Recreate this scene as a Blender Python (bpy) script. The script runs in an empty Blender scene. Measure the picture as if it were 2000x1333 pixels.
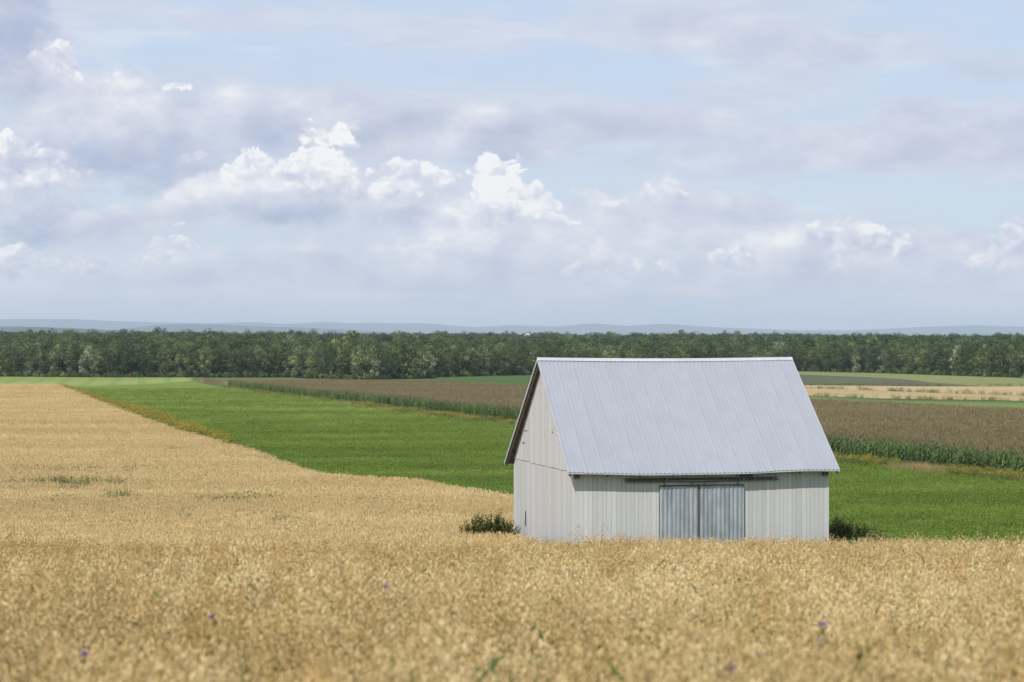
import bpy, bmesh, math, random
import numpy as np
from mathutils import Vector, Matrix, noise as mnoise

S = bpy.context.scene
R = math.radians
rng = np.random.default_rng(7)
random.seed(7)

# ------------------------------------------------------------------ camera
FPX = 6025.0            # focal length in photograph pixels (2000 px wide)
HZ = 655.0              # photograph row of the true horizon
EYE = 9.8               # eye height above the barn yard
cam_d = bpy.data.cameras.new("camera")
cam = bpy.data.objects.new("camera", cam_d)
S.collection.objects.link(cam)
S.camera = cam
cam.location = (0, 0, EYE)
cam.rotation_euler = (R(90) - math.atan((666.5 - HZ) / FPX), 0, 0)
cam_d.sensor_width = 36
cam_d.lens = 36 * FPX / 2000
cam_d.clip_start = 0.5
cam_d.clip_end = 90000
cam_d.dof.use_dof = True
cam_d.dof.focus_distance = 126
cam_d.dof.aperture_fstop = 4.0

# ------------------------------------------------------------------ view
S.view_settings.view_transform = 'Standard'
S.view_settings.look = 'None'
S.view_settings.gamma = 1
S.view_settings.use_curve_mapping = False
S.view_settings.exposure = 0.0

# ------------------------------------------------------------------ node helper
class NT:
    def __init__(s, tree):
        s.t = tree; s.n = tree.nodes; s.l = tree.links
    def put(s, sock, v):
        if isinstance(v, bpy.types.NodeSocket): s.l.new(v, sock)
        elif v is not None:
            if hasattr(sock.default_value, '__len__') and not hasattr(v, '__len__'): v = (v,) * len(sock.default_value)
            if hasattr(v, '__len__') and len(sock.default_value) == 4 and len(v) == 3: v = (*v, 1)
            sock.default_value = v
    def m(s, op, a, b=None, c=None, clamp=False):
        n = s.n.new('ShaderNodeMath'); n.operation = op; n.use_clamp = clamp
        for i, v in enumerate((a, b, c)): s.put(n.inputs[i], v) if v is not None else None
        return n.outputs[0]
    def vm(s, op, a, b=None):
        n = s.n.new('ShaderNodeVectorMath'); n.operation = op
        s.put(n.inputs[0], a)
        if b is not None: s.put(n.inputs[1], b)
        return n.outputs[0]
    def xyz(s, x, y, z):
        n = s.n.new('ShaderNodeCombineXYZ')
        for i, v in enumerate((x, y, z)): s.put(n.inputs[i], v)
        return n.outputs[0]
    def sep(s, v):
        n = s.n.new('ShaderNodeSeparateXYZ'); s.put(n.inputs[0], v); return n.outputs
    def noise(s, vec, scale, detail=3, rough=.5, lac=2.0, dist=0.0, col=False):
        n = s.n.new('ShaderNodeTexNoise'); s.put(n.inputs['Vector'], vec)
        n.inputs['Scale'].default_value = scale; n.inputs['Detail'].default_value = detail
        n.inputs['Roughness'].default_value = rough; n.inputs['Lacunarity'].default_value = lac
        n.inputs['Distortion'].default_value = dist
        return n.outputs[1 if col else 0]
    def ramp(s, v, lo, hi, a=0.0, b=1.0, smooth=True):
        n = s.n.new('ShaderNodeMapRange'); n.interpolation_type = 'SMOOTHSTEP' if smooth else 'LINEAR'
        s.put(n.inputs[0], v)
        for i, x in enumerate((lo, hi, a, b)): s.put(n.inputs[i + 1], x)
        return n.outputs[0]
    def mix(s, f, a, b, mode='MIX'):
        n = s.n.new('ShaderNodeMix'); n.data_type = 'RGBA'; n.blend_type = mode
        s.put(n.inputs[0], f); s.put(n.inputs[6], a); s.put(n.inputs[7], b)
        return n.outputs[2]

def srgb(r, g, b):
    return tuple(((c / 255) / 12.92 if c / 255 <= .04045 else ((c / 255 + .055) / 1.055) ** 2.4) for c in (r, g, b))

# ------------------------------------------------------------------ sun
SUN_EL = R(50)
SUN_AZ = R(31)          # left of straight behind the camera
sdir = Vector((-math.sin(SUN_AZ) * math.cos(SUN_EL), -math.cos(SUN_AZ) * math.cos(SUN_EL), math.sin(SUN_EL)))
sun_d = bpy.data.lights.new("sun", 'SUN')
sun_d.energy = 5.0; sun_d.angle = R(0.55); sun_d.color = (1, .955, .88)
sun = bpy.data.objects.new("sun", sun_d)
S.collection.objects.link(sun)
sun.location = (0, -20, 60)
sun.rotation_euler = (-sdir).to_track_quat('-Z', 'Y').to_euler()

# ------------------------------------------------------------------ world: sky with clouds
W = bpy.data.worlds.new("World"); S.world = W; W.use_nodes = True
W.node_tree.nodes.clear()
w = NT(W.node_tree)
sky = w.n.new('ShaderNodeTexSky'); sky.sky_type = 'NISHITA'; sky.sun_disc = False
sky.sun_elevation = SUN_EL; sky.sun_rotation = math.atan2(sdir.x, sdir.y)
sky.altitude = 60; sky.air_density = 1.0; sky.dust_density = 1.2; sky.ozone_density = 1.5
tc = w.n.new('ShaderNodeTexCoord')
d = tc.outputs['Generated']
dx, dy, dz = w.sep(d)
hl = w.m('SQRT', w.m('ADD', w.m('MULTIPLY', dx, dx), w.m('MULTIPLY', dy, dy)))
hl = w.m('MAXIMUM', hl, .001)
hx = w.m('DIVIDE', dx, hl); hy = w.m('DIVIDE', dy, hl)
el = w.m('ARCTAN2', dz, hl)
az = w.m('ARCTAN2', dx, dy)
K = FPX / 1000
U0 = w.m('MULTIPLY_ADD', az, K, 1.0)                    # thousands of photo pixels along the horizon
V0 = w.m('MULTIPLY', el, K)                             # the same above the horizon
P = w.xyz(w.m('MULTIPLY', hx, K), w.m('MULTIPLY', hy, K), V0)
# domain warp, so that no edge stays an ellipse
wn = w.noise(P, 2.6, 4, .55, col=True)
wx, wy, wz = w.sep(w.vm('SUBTRACT', wn, (.5, .5, .5)))
wn2 = w.noise(P, 12, 6, .62, col=True)
vx, vy, vz = w.sep(w.vm('SUBTRACT', wn2, (.5, .5, .5)))
U = w.m('ADD', U0, w.m('ADD', w.m('MULTIPLY', wx, .16), w.m('MULTIPLY', vx, .085)))
V = w.m('ADD', V0, w.m('ADD', w.m('MULTIPLY', wz, .07), w.m('MULTIPLY', vz, .060)))
def flat(k): return w.xyz(w.m('MULTIPLY', hx, K), w.m('MULTIPLY', hy, K), w.m('MULTIPLY', V0, k))
Ps, Pm = flat(5.0), flat(1.7)
streak = w.noise(Ps, 1.7, 6, .55)
streak2 = w.noise(Ps, 5.0, 5, .6)
puff = w.noise(Pm, 6.0, 8, .58)
bigl = w.noise(P, 1.6, 3, .5)
Pw = w.vm('ADD', flat(1.25), w.vm('MULTIPLY', w.vm('SUBTRACT', wn2, (.5, .5, .5)), (.07, .07, .07)))
def billow(vec):
    """rounded bulges with sharp creases between them, centred on zero"""
    r = None
    for sc, am in ((9, .55), (21, .32), (47, .2)):
        v = w.m('MULTIPLY', w.m('ABSOLUTE', w.m('SUBTRACT', w.noise(vec, sc, 0), .5)), am * 4)
        r = v if r is None else w.m('ADD', r, v)
    return w.m('SUBTRACT', r, .48)
bil = billow(Pw)
bil2 = billow(w.vm('ADD', Pw, (-.010, -.008, .020)))
relief = w.m('SUBTRACT', bil, bil2)                         # bulges turned to the sun minus bulges turned away
soft_rel = w.m('SUBTRACT', puff, w.noise(w.vm('ADD', Pm, (-.03, -.02, .06)), 6.0, 4, .5))

base = w.vm('MULTIPLY', sky.outputs[0], (.125, .125, .125))
veil = w.m('MULTIPLY', w.ramp(V0, 0.0, 1.6, .95, .80, False), w.ramp(V0, 1.6, 5.0, 1, .25))
air = w.mix(w.ramp(V0, .1, .6), srgb(210, 227, 241), srgb(200, 217, 241))
air = w.mix(veil, base, air)
inframe = w.m('MULTIPLY', w.ramp(w.m('ABSOLUTE', w.m('SUBTRACT', U0, 1.0)), 1.1, 1.9, 1, 0), w.ramp(V0, .72, 1.2, 1, 0))
outframe = w.m('SUBTRACT', 1, inframe)
T = [srgb(176, 189, 215), srgb(202, 208, 226), srgb(224, 227, 238), srgb(252, 252, 252)]
def cloudcol(t_):
    c = w.mix(w.ramp(t_, 0, .38, smooth=False), T[0], T[1])
    c = w.mix(w.ramp(t_, .38, .70, smooth=False), c, T[2])
    return w.mix(w.ramp(t_, .70, 1.0, smooth=False), c, T[3])
cur = air
# thin high sheets
cs = w.ramp(w.m('ADD', streak, w.m('MULTIPLY', w.ramp(U0, .2, 2.2, 0, 1), .05)), .46, .66)
cur = w.mix(w.m('MULTIPLY', cs, .75), cur, w.mix(w.ramp(streak2, .35, .65), srgb(206, 212, 229), srgb(218, 223, 236)))
cur = w.mix(w.m('MULTIPLY', w.ramp(w.noise(Ps, 2.9, 6, .55), .52, .70), .6), cur, srgb(220, 232, 245))
# clouds over the rest of the sky
fn = w.m('ADD', w.ramp(bigl, .46, .68, -1.3, .7), w.m('MULTIPLY', w.m('SUBTRACT', puff, .5), 2.2))
cur = w.mix(w.m('MULTIPLY', w.ramp(fn, -.25, .45), w.m('MULTIPLY', outframe, .9)), cur, cloudcol(w.m('MULTIPLY_ADD', soft_rel, 2.0, .5)))
n_soft = w.m('MULTIPLY', w.m('SUBTRACT', streak2, .5), 1.6)
n_puff = w.m('ADD', w.m('MULTIPLY', w.m('SUBTRACT', puff, .5), 1.7), w.m('MULTIPLY', bil, .5))
n_head = w.m('ADD', w.m('MULTIPLY', w.m('SUBTRACT', puff, .5), 1.6), w.m('MULTIPLY', bil, 1.1))
rel_h = w.m('MULTIPLY', relief, .8); rel_s = w.m('ADD', w.m('MULTIPLY', soft_rel, 1.5), w.m('MULTIPLY', w.m('SUBTRACT', w.noise(Pm, 3.3, 5, .55), .5), .55))
tone_a, cov_a = w.m('ADD', .5, 0), w.m('ADD', 0, 0)
def mass(kind, cx, cy, rx, ry, rot, t0, t1, op=.9):
    """one cloud: where it stands, how light its base and its top are"""
    global tone_a, cov_a
    a = w.m('SUBTRACT', U, cx / 1000); b = w.m('SUBTRACT', V, (HZ - cy) / 1000)
    c, s_ = math.cos(R(rot)), math.sin(R(rot))
    p = w.m('MULTIPLY_ADD', a, c * 1000 / rx, w.m('MULTIPLY', b, s_ * 1000 / rx))
    q = w.m('MULTIPLY_ADD', a, -s_ * 1000 / ry, w.m('MULTIPLY', b, c * 1000 / ry))
    f = w.m('SUBTRACT', 1.0, w.m('ADD', w.m('MULTIPLY', p, p), w.m('MULTIPLY', q, q)))
    nz, lo, hi, rl = {'s': (n_soft, -.3, .9, rel_s), 'p': (n_puff, -.15, .55, rel_s), 'h': (n_head, -.05, .30, rel_h)}[kind]
    # undersides dissolve, tops stay crisp
    lo2 = lo; hi2 = hi if kind == 's' else w.ramp(q, -.9, .3, hi + 1.1, hi, False)
    mask = w.ramp(w.m('ADD', f, nz), lo2, hi2)
    tone = w.m('ADD', w.ramp(q, -.9, .8, t0, t1, False), rl)
    mk_ = w.m('MULTIPLY', mask, op)
    fm = w.n.new('ShaderNodeMix'); w.put(fm.inputs[0], mk_); w.put(fm.inputs[2], tone_a); w.put(fm.inputs[3], tone)
    tone_a = fm.outputs[0]
    cov_a = w.m('MULTIPLY_ADD', w.m('SUBTRACT', 1.0, cov_a), mk_, cov_a)
for a_ in (('s', 1500, 85, 430, 60, -5, .40, .48, .75), ('s', 1660, 300, 520, 60, 2, .40, .50, .8), ('s', 1200, 235, 360, 48, 0, .38, .48, .75), ('s', 1900, 235, 260, 34, 0, .42, .5, .7),
           ('s', 1500, 510, 800, 95, 0, .50, .66, .9), ('s', 700, 550, 1000, 95, 0, .50, .66, .9), ('s', 1950, 150, 160, 40, 0, .3, .4, .6),
           ('p', 150, 225, 310, 125, -16, .30, .74, .95), ('p', 10, 60, 165, 140, 15, -.05, .22, .95), ('s', 690, 245, 500, 84, -4, .36, .56, .95), ('s', 1000, 270, 160, 36, -4, .42, .52, .8),
           ('s', 290, 325, 270, 62, -4, .04, .22, .9), ('s', 110, 440, 110, 50, 20, .0, .15, .85),
           ('p', 45, 365, 150, 80, 0, .36, .80, .95), ('h', 40, 345, 135, 62, -4, .46, .78, .8), ('p', 360, 415, 290, 62, 14, .40, .66, .95), ('p', 690, 405, 350, 92, -3, .46, .88, .95), ('p', 560, 360, 200, 50, 8, .52, .86, .9), ('p', 1020, 455, 300, 70, 0, .46, .82, .9),
           ('h', 655, 275, 74, 46, 0, .78, 1.02, .97), ('h', 585, 324, 150, 42, 10, .76, 1.02, .97), ('h', 790, 346, 95, 32, -8, .62, .93, .92), ('h', 690, 372, 170, 36, -12, .52, .88, .85), ('h', 400, 322, 50, 12, 0, .6, .85, .7),
           ('p', 565, 415, 125, 44, -6, .14, .42, .85), ('p', 800, 440, 105, 40, 0, .14, .42, .8),
           ('h', 982, 345, 72, 64, 0, .88, 1.06, .98), ('h', 960, 335, 46, 40, 0, .9, 1.06, .95), ('h', 1045, 374, 58, 32, 0, .66, .98, .95), ('h', 1000, 408, 105, 44, 0, .56, .94, .95), ('h', 1112, 425, 40, 10, -12, .75, .98, .9), ('h', 350, 184, 42, 11, -8, .72, .96, .95), ('h', 130, 130, 60, 36, -30, .50, .76, .8),
           ('p', 1340, 405, 240, 52, -4, .50, .80, .9), ('h', 1270, 382, 110, 12, 4, .6, .78, .7), ('p', 1650, 500, 360, 60, 0, .44, .74, .9), ('h', 1655, 480, 100, 48, 0, .48, .84, .9), ('h', 1742, 492, 44, 26, 0, .50, .74, .8),
           ('h', 1440, 506, 52, 32, 10, .50, .84, .85), ('h', 1975, 480, 95, 60, 15, .46, .80, .85), ('h', 1220, 530, 120, 26, 0, .50, .76, .8), ('p', 760, 505, 300, 26, 0, .46, .62, .8),
           ('h', 48, 522, 62, 42, 0, .44, .80, .95), ('h', 172, 527, 58, 28, 0, .44, .72, .9), ('h', 336, 474, 62, 20, 0, .56, .84, .95), ('h', 306, 508, 26, 44, -8, .50, .72, .85), ('h', 350, 437, 17, 7, 0, .6, .74, .8)):
    mass(*a_)
cur = w.mix(w.m('MULTIPLY', cov_a, inframe), cur, cloudcol(tone_a))
# level bands low over the horizon
band = w.ramp(w.noise(flat(12.0), 1.7, 6, .58), .42, .62)
low = w.ramp(V0, .02, .19, .85, 0.0)
cur = w.mix(w.m('MULTIPLY', band, low), cur, srgb(232, 230, 238))
c4 = w.mix(w.m('MULTIPLY', w.m('SUBTRACT', 1, band), w.m('MULTIPLY', low, .6)), cur, srgb(214, 221, 234))
# below the horizon the world is dull ground colour
c5 = w.mix(w.ramp(dz, -.02, 0.0), (.20, .20, .14), c4)
bg = w.n.new('ShaderNodeBackground'); w.put(bg.inputs[0], c5); bg.inputs[1].default_value = 1.0
wo = w.n.new('ShaderNodeOutputWorld'); w.l.new(bg.outputs[0], wo.inputs[0])
W.cycles.sampling_method = 'MANUAL'; W.cycles.sample_map_resolution = 512

# ------------------------------------------------------------------ shared helpers
C = S.collection
def tag(o, label=None, cat=None, group=None, kind=None):
    if label: o['label'] = label
    if cat: o['category'] = cat
    if group: o['group'] = group
    if kind: o['kind'] = kind
    return o
def link(o, parent=None, coll=None):
    (coll or C).objects.link(o)
    if parent: o.parent = parent
    return o
def empty(name, loc=(0, 0, 0), rz=0, size=.5):
    o = bpy.data.objects.new(name, None); C.objects.link(o)
    o.location = loc; o.rotation_euler = (0, 0, rz); o.empty_display_size = size
    return o
class Buf:
    """collects polygons with a material index and a tint, then becomes one mesh"""
    def __init__(s): s.v = []; s.f = []; s.m = []; s.t = []
    def poly(s, pts, mi=0, tint=.5):
        b = len(s.v); s.v.extend(pts); s.t.extend([tint] * len(pts))
        s.f.append(tuple(range(b, b + len(pts)))); s.m.append(mi)
    def add(s, pts, faces, mi=0, tint=.5):
        b = len(s.v); s.v.extend(pts); s.t.extend([tint] * len(pts))
        for f in faces: s.f.append(tuple(b + i for i in f)); s.m.append(mi)
    def box(s, x0, x1, y0, y1, z0, z1, mi=0, tint=.5):
        s.add([(x0, y0, z0), (x1, y0, z0), (x1, y1, z0), (x0, y1, z0), (x0, y0, z1), (x1, y0, z1), (x1, y1, z1), (x0, y1, z1)],
              [(3, 2, 1, 0), (4, 5, 6, 7), (0, 1, 5, 4), (1, 2, 6, 5), (2, 3, 7, 6), (3, 0, 4, 7)], mi, tint)
    def tube(s, pts, rad, n=6, mi=0, tint=.5, cap=True):
        pts = [Vector(p) for p in pts]; rings = []
        for i, p in enumerate(pts):
            t = (pts[min(i + 1, len(pts) - 1)] - pts[max(i - 1, 0)]).normalized()
            a = t.orthogonal().normalized() if i == 0 else (ring_a - t * ring_a.dot(t)).normalized()
            ring_a = a; b = t.cross(a); r = rad[i] if hasattr(rad, '__len__') else rad
            rings += [tuple(p + (a * math.cos(k * math.tau / n) + b * math.sin(k * math.tau / n)) * r) for k in range(n)]
        fc = []
        for i in range(len(pts) - 1):
            for k in range(n):
                k2 = (k + 1) % n
                fc.append((i * n + k, i * n + k2, (i + 1) * n + k2, (i + 1) * n + k))
        if cap: fc += [tuple(range(n))[::-1], tuple(range((len(pts) - 1) * n, len(pts) * n))]
        s.add(rings, fc, mi, tint)
    def mesh(s, name, mats, smooth=False):
        me = bpy.data.meshes.new(name)
        me.from_pydata(s.v, [], s.f)
        for m_ in (mats if isinstance(mats, (list, tuple)) else [mats]): me.materials.append(m_)
        me.polygons.foreach_set('material_index', np.array(s.m, dtype=np.int32))
        a = me.attributes.new('tint', 'FLOAT', 'POINT'); a.data.foreach_set('value', np.array(s.t, dtype=np.float32))
        if smooth: me.polygons.foreach_set('use_smooth', np.ones(len(me.polygons), dtype=bool))
        me.update()
        return me
    def obj(s, name, mats, parent=None, smooth=False, coll=None):
        return link(bpy.data.objects.new(name, s.mesh(name, mats, smooth)), parent, coll)
def np_mesh(name, V_, F_, mat, smooth=True):
    me = bpy.data.meshes.new(name)
    me.vertices.add(len(V_)); me.vertices.foreach_set('co', np.asarray(V_, dtype=np.float32).ravel())
    F_ = np.asarray(F_, dtype=np.int32); n = len(F_)
    me.loops.add(n * 4); me.loops.foreach_set('vertex_index', F_.ravel())
    me.polygons.add(n); me.polygons.foreach_set('loop_start', np.arange(0, n * 4, 4, dtype=np.int32))
    if smooth: me.polygons.foreach_set('use_smooth', np.ones(n, dtype=bool))
    me.update(calc_edges=True); me.validate()
    me.materials.append(mat)
    return me
def material(name):
    m_ = bpy.data.materials.new(name); m_.use_nodes = True
    m_.node_tree.nodes.clear()
    t = NT(m_.node_tree)
    out = t.n.new('ShaderNodeOutputMaterial')
    return m_, t, out
def principled(t, out, col, rough=.8, metal=0.0, bump=None, bstr=.3, bdist=.02, spec=.3, transl=0.0):
    p = t.n.new('ShaderNodeBsdfPrincipled')
    t.put(p.inputs['Base Color'], col); t.put(p.inputs['Roughness'], rough); t.put(p.inputs['Metallic'], metal)
    p.inputs['Specular IOR Level'].default_value = spec
    if bump is not None:
        b = t.n.new('ShaderNodeBump'); b.inputs['Strength'].default_value = bstr; b.inputs['Distance'].default_value = bdist
        t.put(b.inputs['Height'], bump); t.l.new(b.outputs[0], p.inputs['Normal'])
    if transl:
        tr = t.n.new('ShaderNodeBsdfTranslucent'); t.put(tr.inputs[0], col)
        mx = t.n.new('ShaderNodeMixShader'); mx.inputs[0].default_value = transl
        t.l.new(p.outputs[0], mx.inputs[1]); t.l.new(tr.outputs[0], mx.inputs[2]); t.l.new(mx.outputs[0], out.inputs[0])
    else: t.l.new(p.outputs[0], out.inputs[0])
    return p
def wpos(t): return t.n.new('ShaderNodeNewGeometry').outputs['Position']
def scaled(t, v, sx, sy, sz): return t.vm('MULTIPLY', v, (sx, sy, sz))
def tintn(t):
    a = t.n.new('ShaderNodeAttribute'); a.attribute_name = 'tint'; return a.outputs['Fac']
def orand(t): return t.n.new('ShaderNodeObjectInfo').outputs['Random']

# ------------------------------------------------------------------ the lie of the land
_D = np.array([-400, -100, -30, 0, 20, 40, 60, 75, 100, 125, 150, 200, 300, 500, 800, 1130, 1500, 2000, 3000, 6000, 12000, 60000], float)
_q = lambda a: -(1.85 + .038 * a + .000264 * a * a)
_Z = np.array([-6, -2.5, -1.95, _q(0), _q(20), _q(40), _q(60), _q(75), -7.9, -9.5, -10.1, -10.65, -11.3, -12.4, -14.2, -16.2, -16.7, -15.3, -14.2, -14, -14, -14], float)
def _pchip(X, Y):
    h = np.diff(X); dl = np.diff(Y) / h; mm = np.zeros_like(Y)
    for i in range(1, len(X) - 1):
        if dl[i - 1] * dl[i] > 0:
            a, b = 2 * h[i] + h[i - 1], h[i] + 2 * h[i - 1]
            mm[i] = (a + b) / (a / dl[i - 1] + b / dl[i])
    mm[0] = dl[0]; mm[-1] = dl[-1]
    return mm
_M = _pchip(_D, _Z)
def prof(y):
    y = np.clip(y, _D[0], _D[-1] - 1); i = np.clip(np.searchsorted(_D, y, 'right') - 1, 0, len(_D) - 2)
    h = _D[i + 1] - _D[i]; t = (y - _D[i]) / h
    return ((1 + 2 * t) * (1 - t) ** 2 * _Z[i] + t * (1 - t) ** 2 * h * _M[i] + t * t * (3 - 2 * t) * _Z[i + 1] + t * t * (t - 1) * h * _M[i + 1])
def ground(x, y):
    x = np.asarray(x, float); y = np.asarray(y, float)
    z = prof(y) + EYE
    far = np.clip((y - 120) / 250, 0, 1)
    z = z + far * .28 * (np.sin(x * .021 + y * .013 + 1.1) + .6 * np.sin(x * -.034 + y * .021 + 2.0)) * np.clip(1 - (y - 900) / 600, 0, 1)
    z = z + np.clip(y / 40, 0, 1) * .05 * (np.sin(x * .31 + y * .11) + np.sin(x * -.17 + y * .23 + .7)) * np.clip((220 - y) / 60, 0, 1)
    z = z + .45 * np.exp(-((x + 9) / 7) ** 2 - ((y - 203) / 9) ** 2)
    z = z - np.clip((y - 1250) / 500, 0, 1) * np.clip(x / 330, -2, 2) * 1.1 * np.clip((9000 - y) / 4000, 0, 1)
    return z
_dd = np.geomspace(4, 6000, 2600)
def cast(px, py, h=0.0, near=False):
    """distance at which the sight line through a photograph pixel meets the ground (or a crop h high)"""
    px = np.atleast_1d(np.asarray(px, float)); py = np.broadcast_to(np.asarray(py, float), px.shape)
    k = (px - 1000) / FPX; s_ = (py - HZ) / FPX
    zz = ground(k[:, None] * _dd[None, :], np.broadcast_to(_dd, (len(px), len(_dd)))) + h
    ray = EYE - s_[:, None] * _dd[None, :]
    below = ray < zz
    if not near: below = below & (_dd > 100)[None, :]      # the far side of the brow
    i = np.where(below.any(1), below.argmax(1), len(_dd) - 1); i = np.maximum(i, 1)
    a = (ray - zz)[np.arange(len(px)), i - 1]; b = (ray - zz)[np.arange(len(px)), i]
    f = np.clip(a / np.where(abs(a - b) < 1e-9, 1, a - b), 0, 1)
    return _dd[i - 1] + (_dd[i] - _dd[i - 1]) * f
def at(px, py, h=0.0, near=False):
    d_ = float(cast([px], [py], h, near)[0]); x = (px - 1000) / FPX * d_
    return Vector((x, d_, float(ground(x, d_))))

PXC = np.concatenate([np.arange(-2600, -600, 50), np.arange(-600, 2600, 10), np.arange(2600, 4601, 50)]).astype(float)
def line(*pts):
    p = np.array(pts, float); return np.interp(PXC, p[:, 0], p[:, 1])
def dline(y, h=0.0): return cast(PXC, y, h)
d_oat = dline(line((-2600, 752), (0, 754), (112, 755), (150, 768), (200, 789), (250, 808), (300, 825), (350, 843), (420, 862), (470, 877), (540, 903), (600, 924), (640, 934),
                   (700, 936), (780, 936), (830, 943), (900, 956), (960, 966), (1001, 972), (1045, 985)), .8)
# right of this the oats stop in front of the barn, just over the brow of the hill
_k = np.clip((PXC - 1005) / 40, 0, 1)
d_oat = d_oat * (1 - _k) + 118 * _k
d_corn = dline(line((-2600, 733), (384, 746), (470, 762), (590, 779), (700, 792), (800, 804), (1000, 828), (1300, 863), (1620, 900), (2000, 940), (2600, 990)))
d_cornf = dline(line((-2600, 733), (380, 742), (600, 741.5), (700, 742), (850, 743), (1035, 752), (1300, 765), (1570, 779), (2000, 798), (2600, 822)), 2.2)
d_hay = d_corn - np.interp(PXC, [380, 1000, 2000], [26, 17, 8])
d_mead = dline(line((-2600, 752), (0, 755), (130, 757), (300, 751), (390, 744)))
d_for = dline(line((-2600, 735), (0, 736.5), (190, 738), (470, 738), (570, 737.5), (600, 740), (720, 742), (850, 740), (1035, 735), (1560, 727), (1700, 730), (2000, 740), (2600, 752)))
_cl = PXC < 384
d_hay[_cl] = d_mead[_cl]
CORN_ON = (PXC >= 384)
def dint(arr, x, y): return np.interp(1000 + FPX * x / np.maximum(y, 1), PXC, arr)

def strip(name, dn, df, x0, x1, h, mat, rows=24, skirt=True, kind='structure', wob=0.0, label=None):
    """a field: one sheet lying h above the ground between two edge lines, its rim turned down into the soil"""
    sel = (PXC >= x0) & (PXC <= x1)
    px = PXC[sel]; a = np.asarray(dn)[sel]; b = np.asarray(df)[sel]
    b = np.maximum(b, a + .5)
    t = np.linspace(0, 1, rows)
    Y = np.exp(np.log(a)[None, :] * (1 - t)[:, None] + np.log(b)[None, :] * t[:, None])
    X = (px - 1000)[None, :] / FPX * Y
    Z = ground(X, Y) + (np.interp(px, [1500, 1760, 1925], [h, h, .2])[None, :] if name == 'distant_corn_field' else h)
    if wob: Z = Z + wob * rng.standard_normal(Z.shape)
    if skirt:
        X = np.vstack([X[:1], X, X[-1:]]); Y = np.vstack([Y[:1], Y, Y[-1:]])
        Z = np.vstack([ground(X[:1], Y[:1]) - .3, Z, ground(X[-1:], Y[-1:]) - .3])
        X = np.hstack([X[:, :1], X, X[:, -1:]]); Y = np.hstack([Y[:, :1], Y, Y[:, -1:]])
        Z = np.hstack([ground(X[:, :1], Y[:, :1]) - .3, Z, ground(X[:, -1:], Y[:, -1:]) - .3])
    r, c = X.shape
    V_ = np.stack([X, Y, Z], -1).reshape(-1, 3)
    i = np.arange(r * c).reshape(r, c)
    F_ = np.stack([i[:-1, :-1], i[:-1, 1:], i[1:, 1:], i[1:, :-1]], -1).reshape(-1, 4)
    o = bpy.data.objects.new(name, np_mesh(name, V_, F_, mat)); C.objects.link(o)
    tag(o, label, kind=kind)
    return o

# ------------------------------------------------------------------ ground materials
def field_mat(name, cols, sx=.02, sy=.05, fine=2.0, rough=.9, bump=.6, rows=None, patch=None):
    m_, t, out = material(name)
    p = wpos(t)
    big = t.noise(scaled(t, p, sx, sy, .1), 1.0, 4, .6)
    mid = t.noise(scaled(t, p, sx * 7, sy * 6, .5), 1.0, 4, .6)
    fin = t.noise(p, fine, 4, .65)
    v = t.m('ADD', t.m('MULTIPLY', big, .55), t.m('ADD', t.m('MULTIPLY', mid, .3), t.m('MULTIPLY', fin, .15)))
    c = t.mix(t.ramp(v, .40, .60), cols[0], cols[1])
    if len(cols) > 2: c = t.mix(t.ramp(t.m('ADD', v, t.m('MULTIPLY', t.m('SUBTRACT', fin, .5), .3)), .58, .72), c, cols[2])
    if rows:
        ang, per, col, amt = rows
        x, y, z = t.sep(p)
        q = t.m('ADD', t.m('MULTIPLY', x, math.cos(ang)), t.m('MULTIPLY', y, math.sin(ang)))
        q = t.m('ADD', q, t.m('MULTIPLY', mid, per * .35))
        s_ = t.m('SINE', t.m('MULTIPLY', q, math.tau / per))
        c = t.mix(t.m('MULTIPLY', t.ramp(s_, .2, .9), amt), c, col)
    principled(t, out, c, rough, bump=fin, bstr=bump, bdist=.15, spec=.15)
    return m_
M_ground = field_mat('rough_grass', [(.075, .10, .028), (.11, .13, .045), (.17, .15, .07)])
M_oatsheet = field_mat('ripe_oats_far', [(.42, .31, .15), (.50, .38, .20), (.46, .34, .16)], .012, .035, 3.0)
M_hay = field_mat('alfalfa', [(.10, .155, .022), (.135, .195, .035), (.19, .25, .06)], .018, .06, 3.0)
M_mead = field_mat('mown_meadow', [(.17, .215, .05), (.21, .25, .075), (.26, .28, .11)], .012, .012, 1.0, rows=(.12, 9.0, (.10, .19, .04), .5))
M_cornsheet = field_mat('maize_tops', [(.15, .125, .065), (.185, .15, .085), (.12, .135, .055)], .008, .02, 1.2, bump=1)
M_beans = field_mat('soy_beans', [(.045, .085, .015), (.06, .105, .02)], .02, .03)
M_tan = field_mat('pale_stubble', [(.34, .255, .135), (.40, .30, .16), (.30, .26, .12)], .006, .05)
M_tan2 = field_mat('greenish_stubble', [(.30, .235, .115), (.36, .28, .14), (.22, .21, .08)], .006, .05)
M_lime = field_mat('bright_grass_strip', [(.095, .14, .03), (.13, .175, .04)], .02, .05)
M_pale = field_mat('pale_green_crop', [(.145, .17, .055), (.185, .20, .075)], .02, .03)
M_dcorn = field_mat('young_maize_far', [(.055, .085, .045), (.085, .095, .06), (.12, .10, .07)], .01, .012)
M_soil = field_mat('oat_stubble_soil', [(.16, .11, .05), (.22, .15, .07)], .3, .3, 6)

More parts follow.
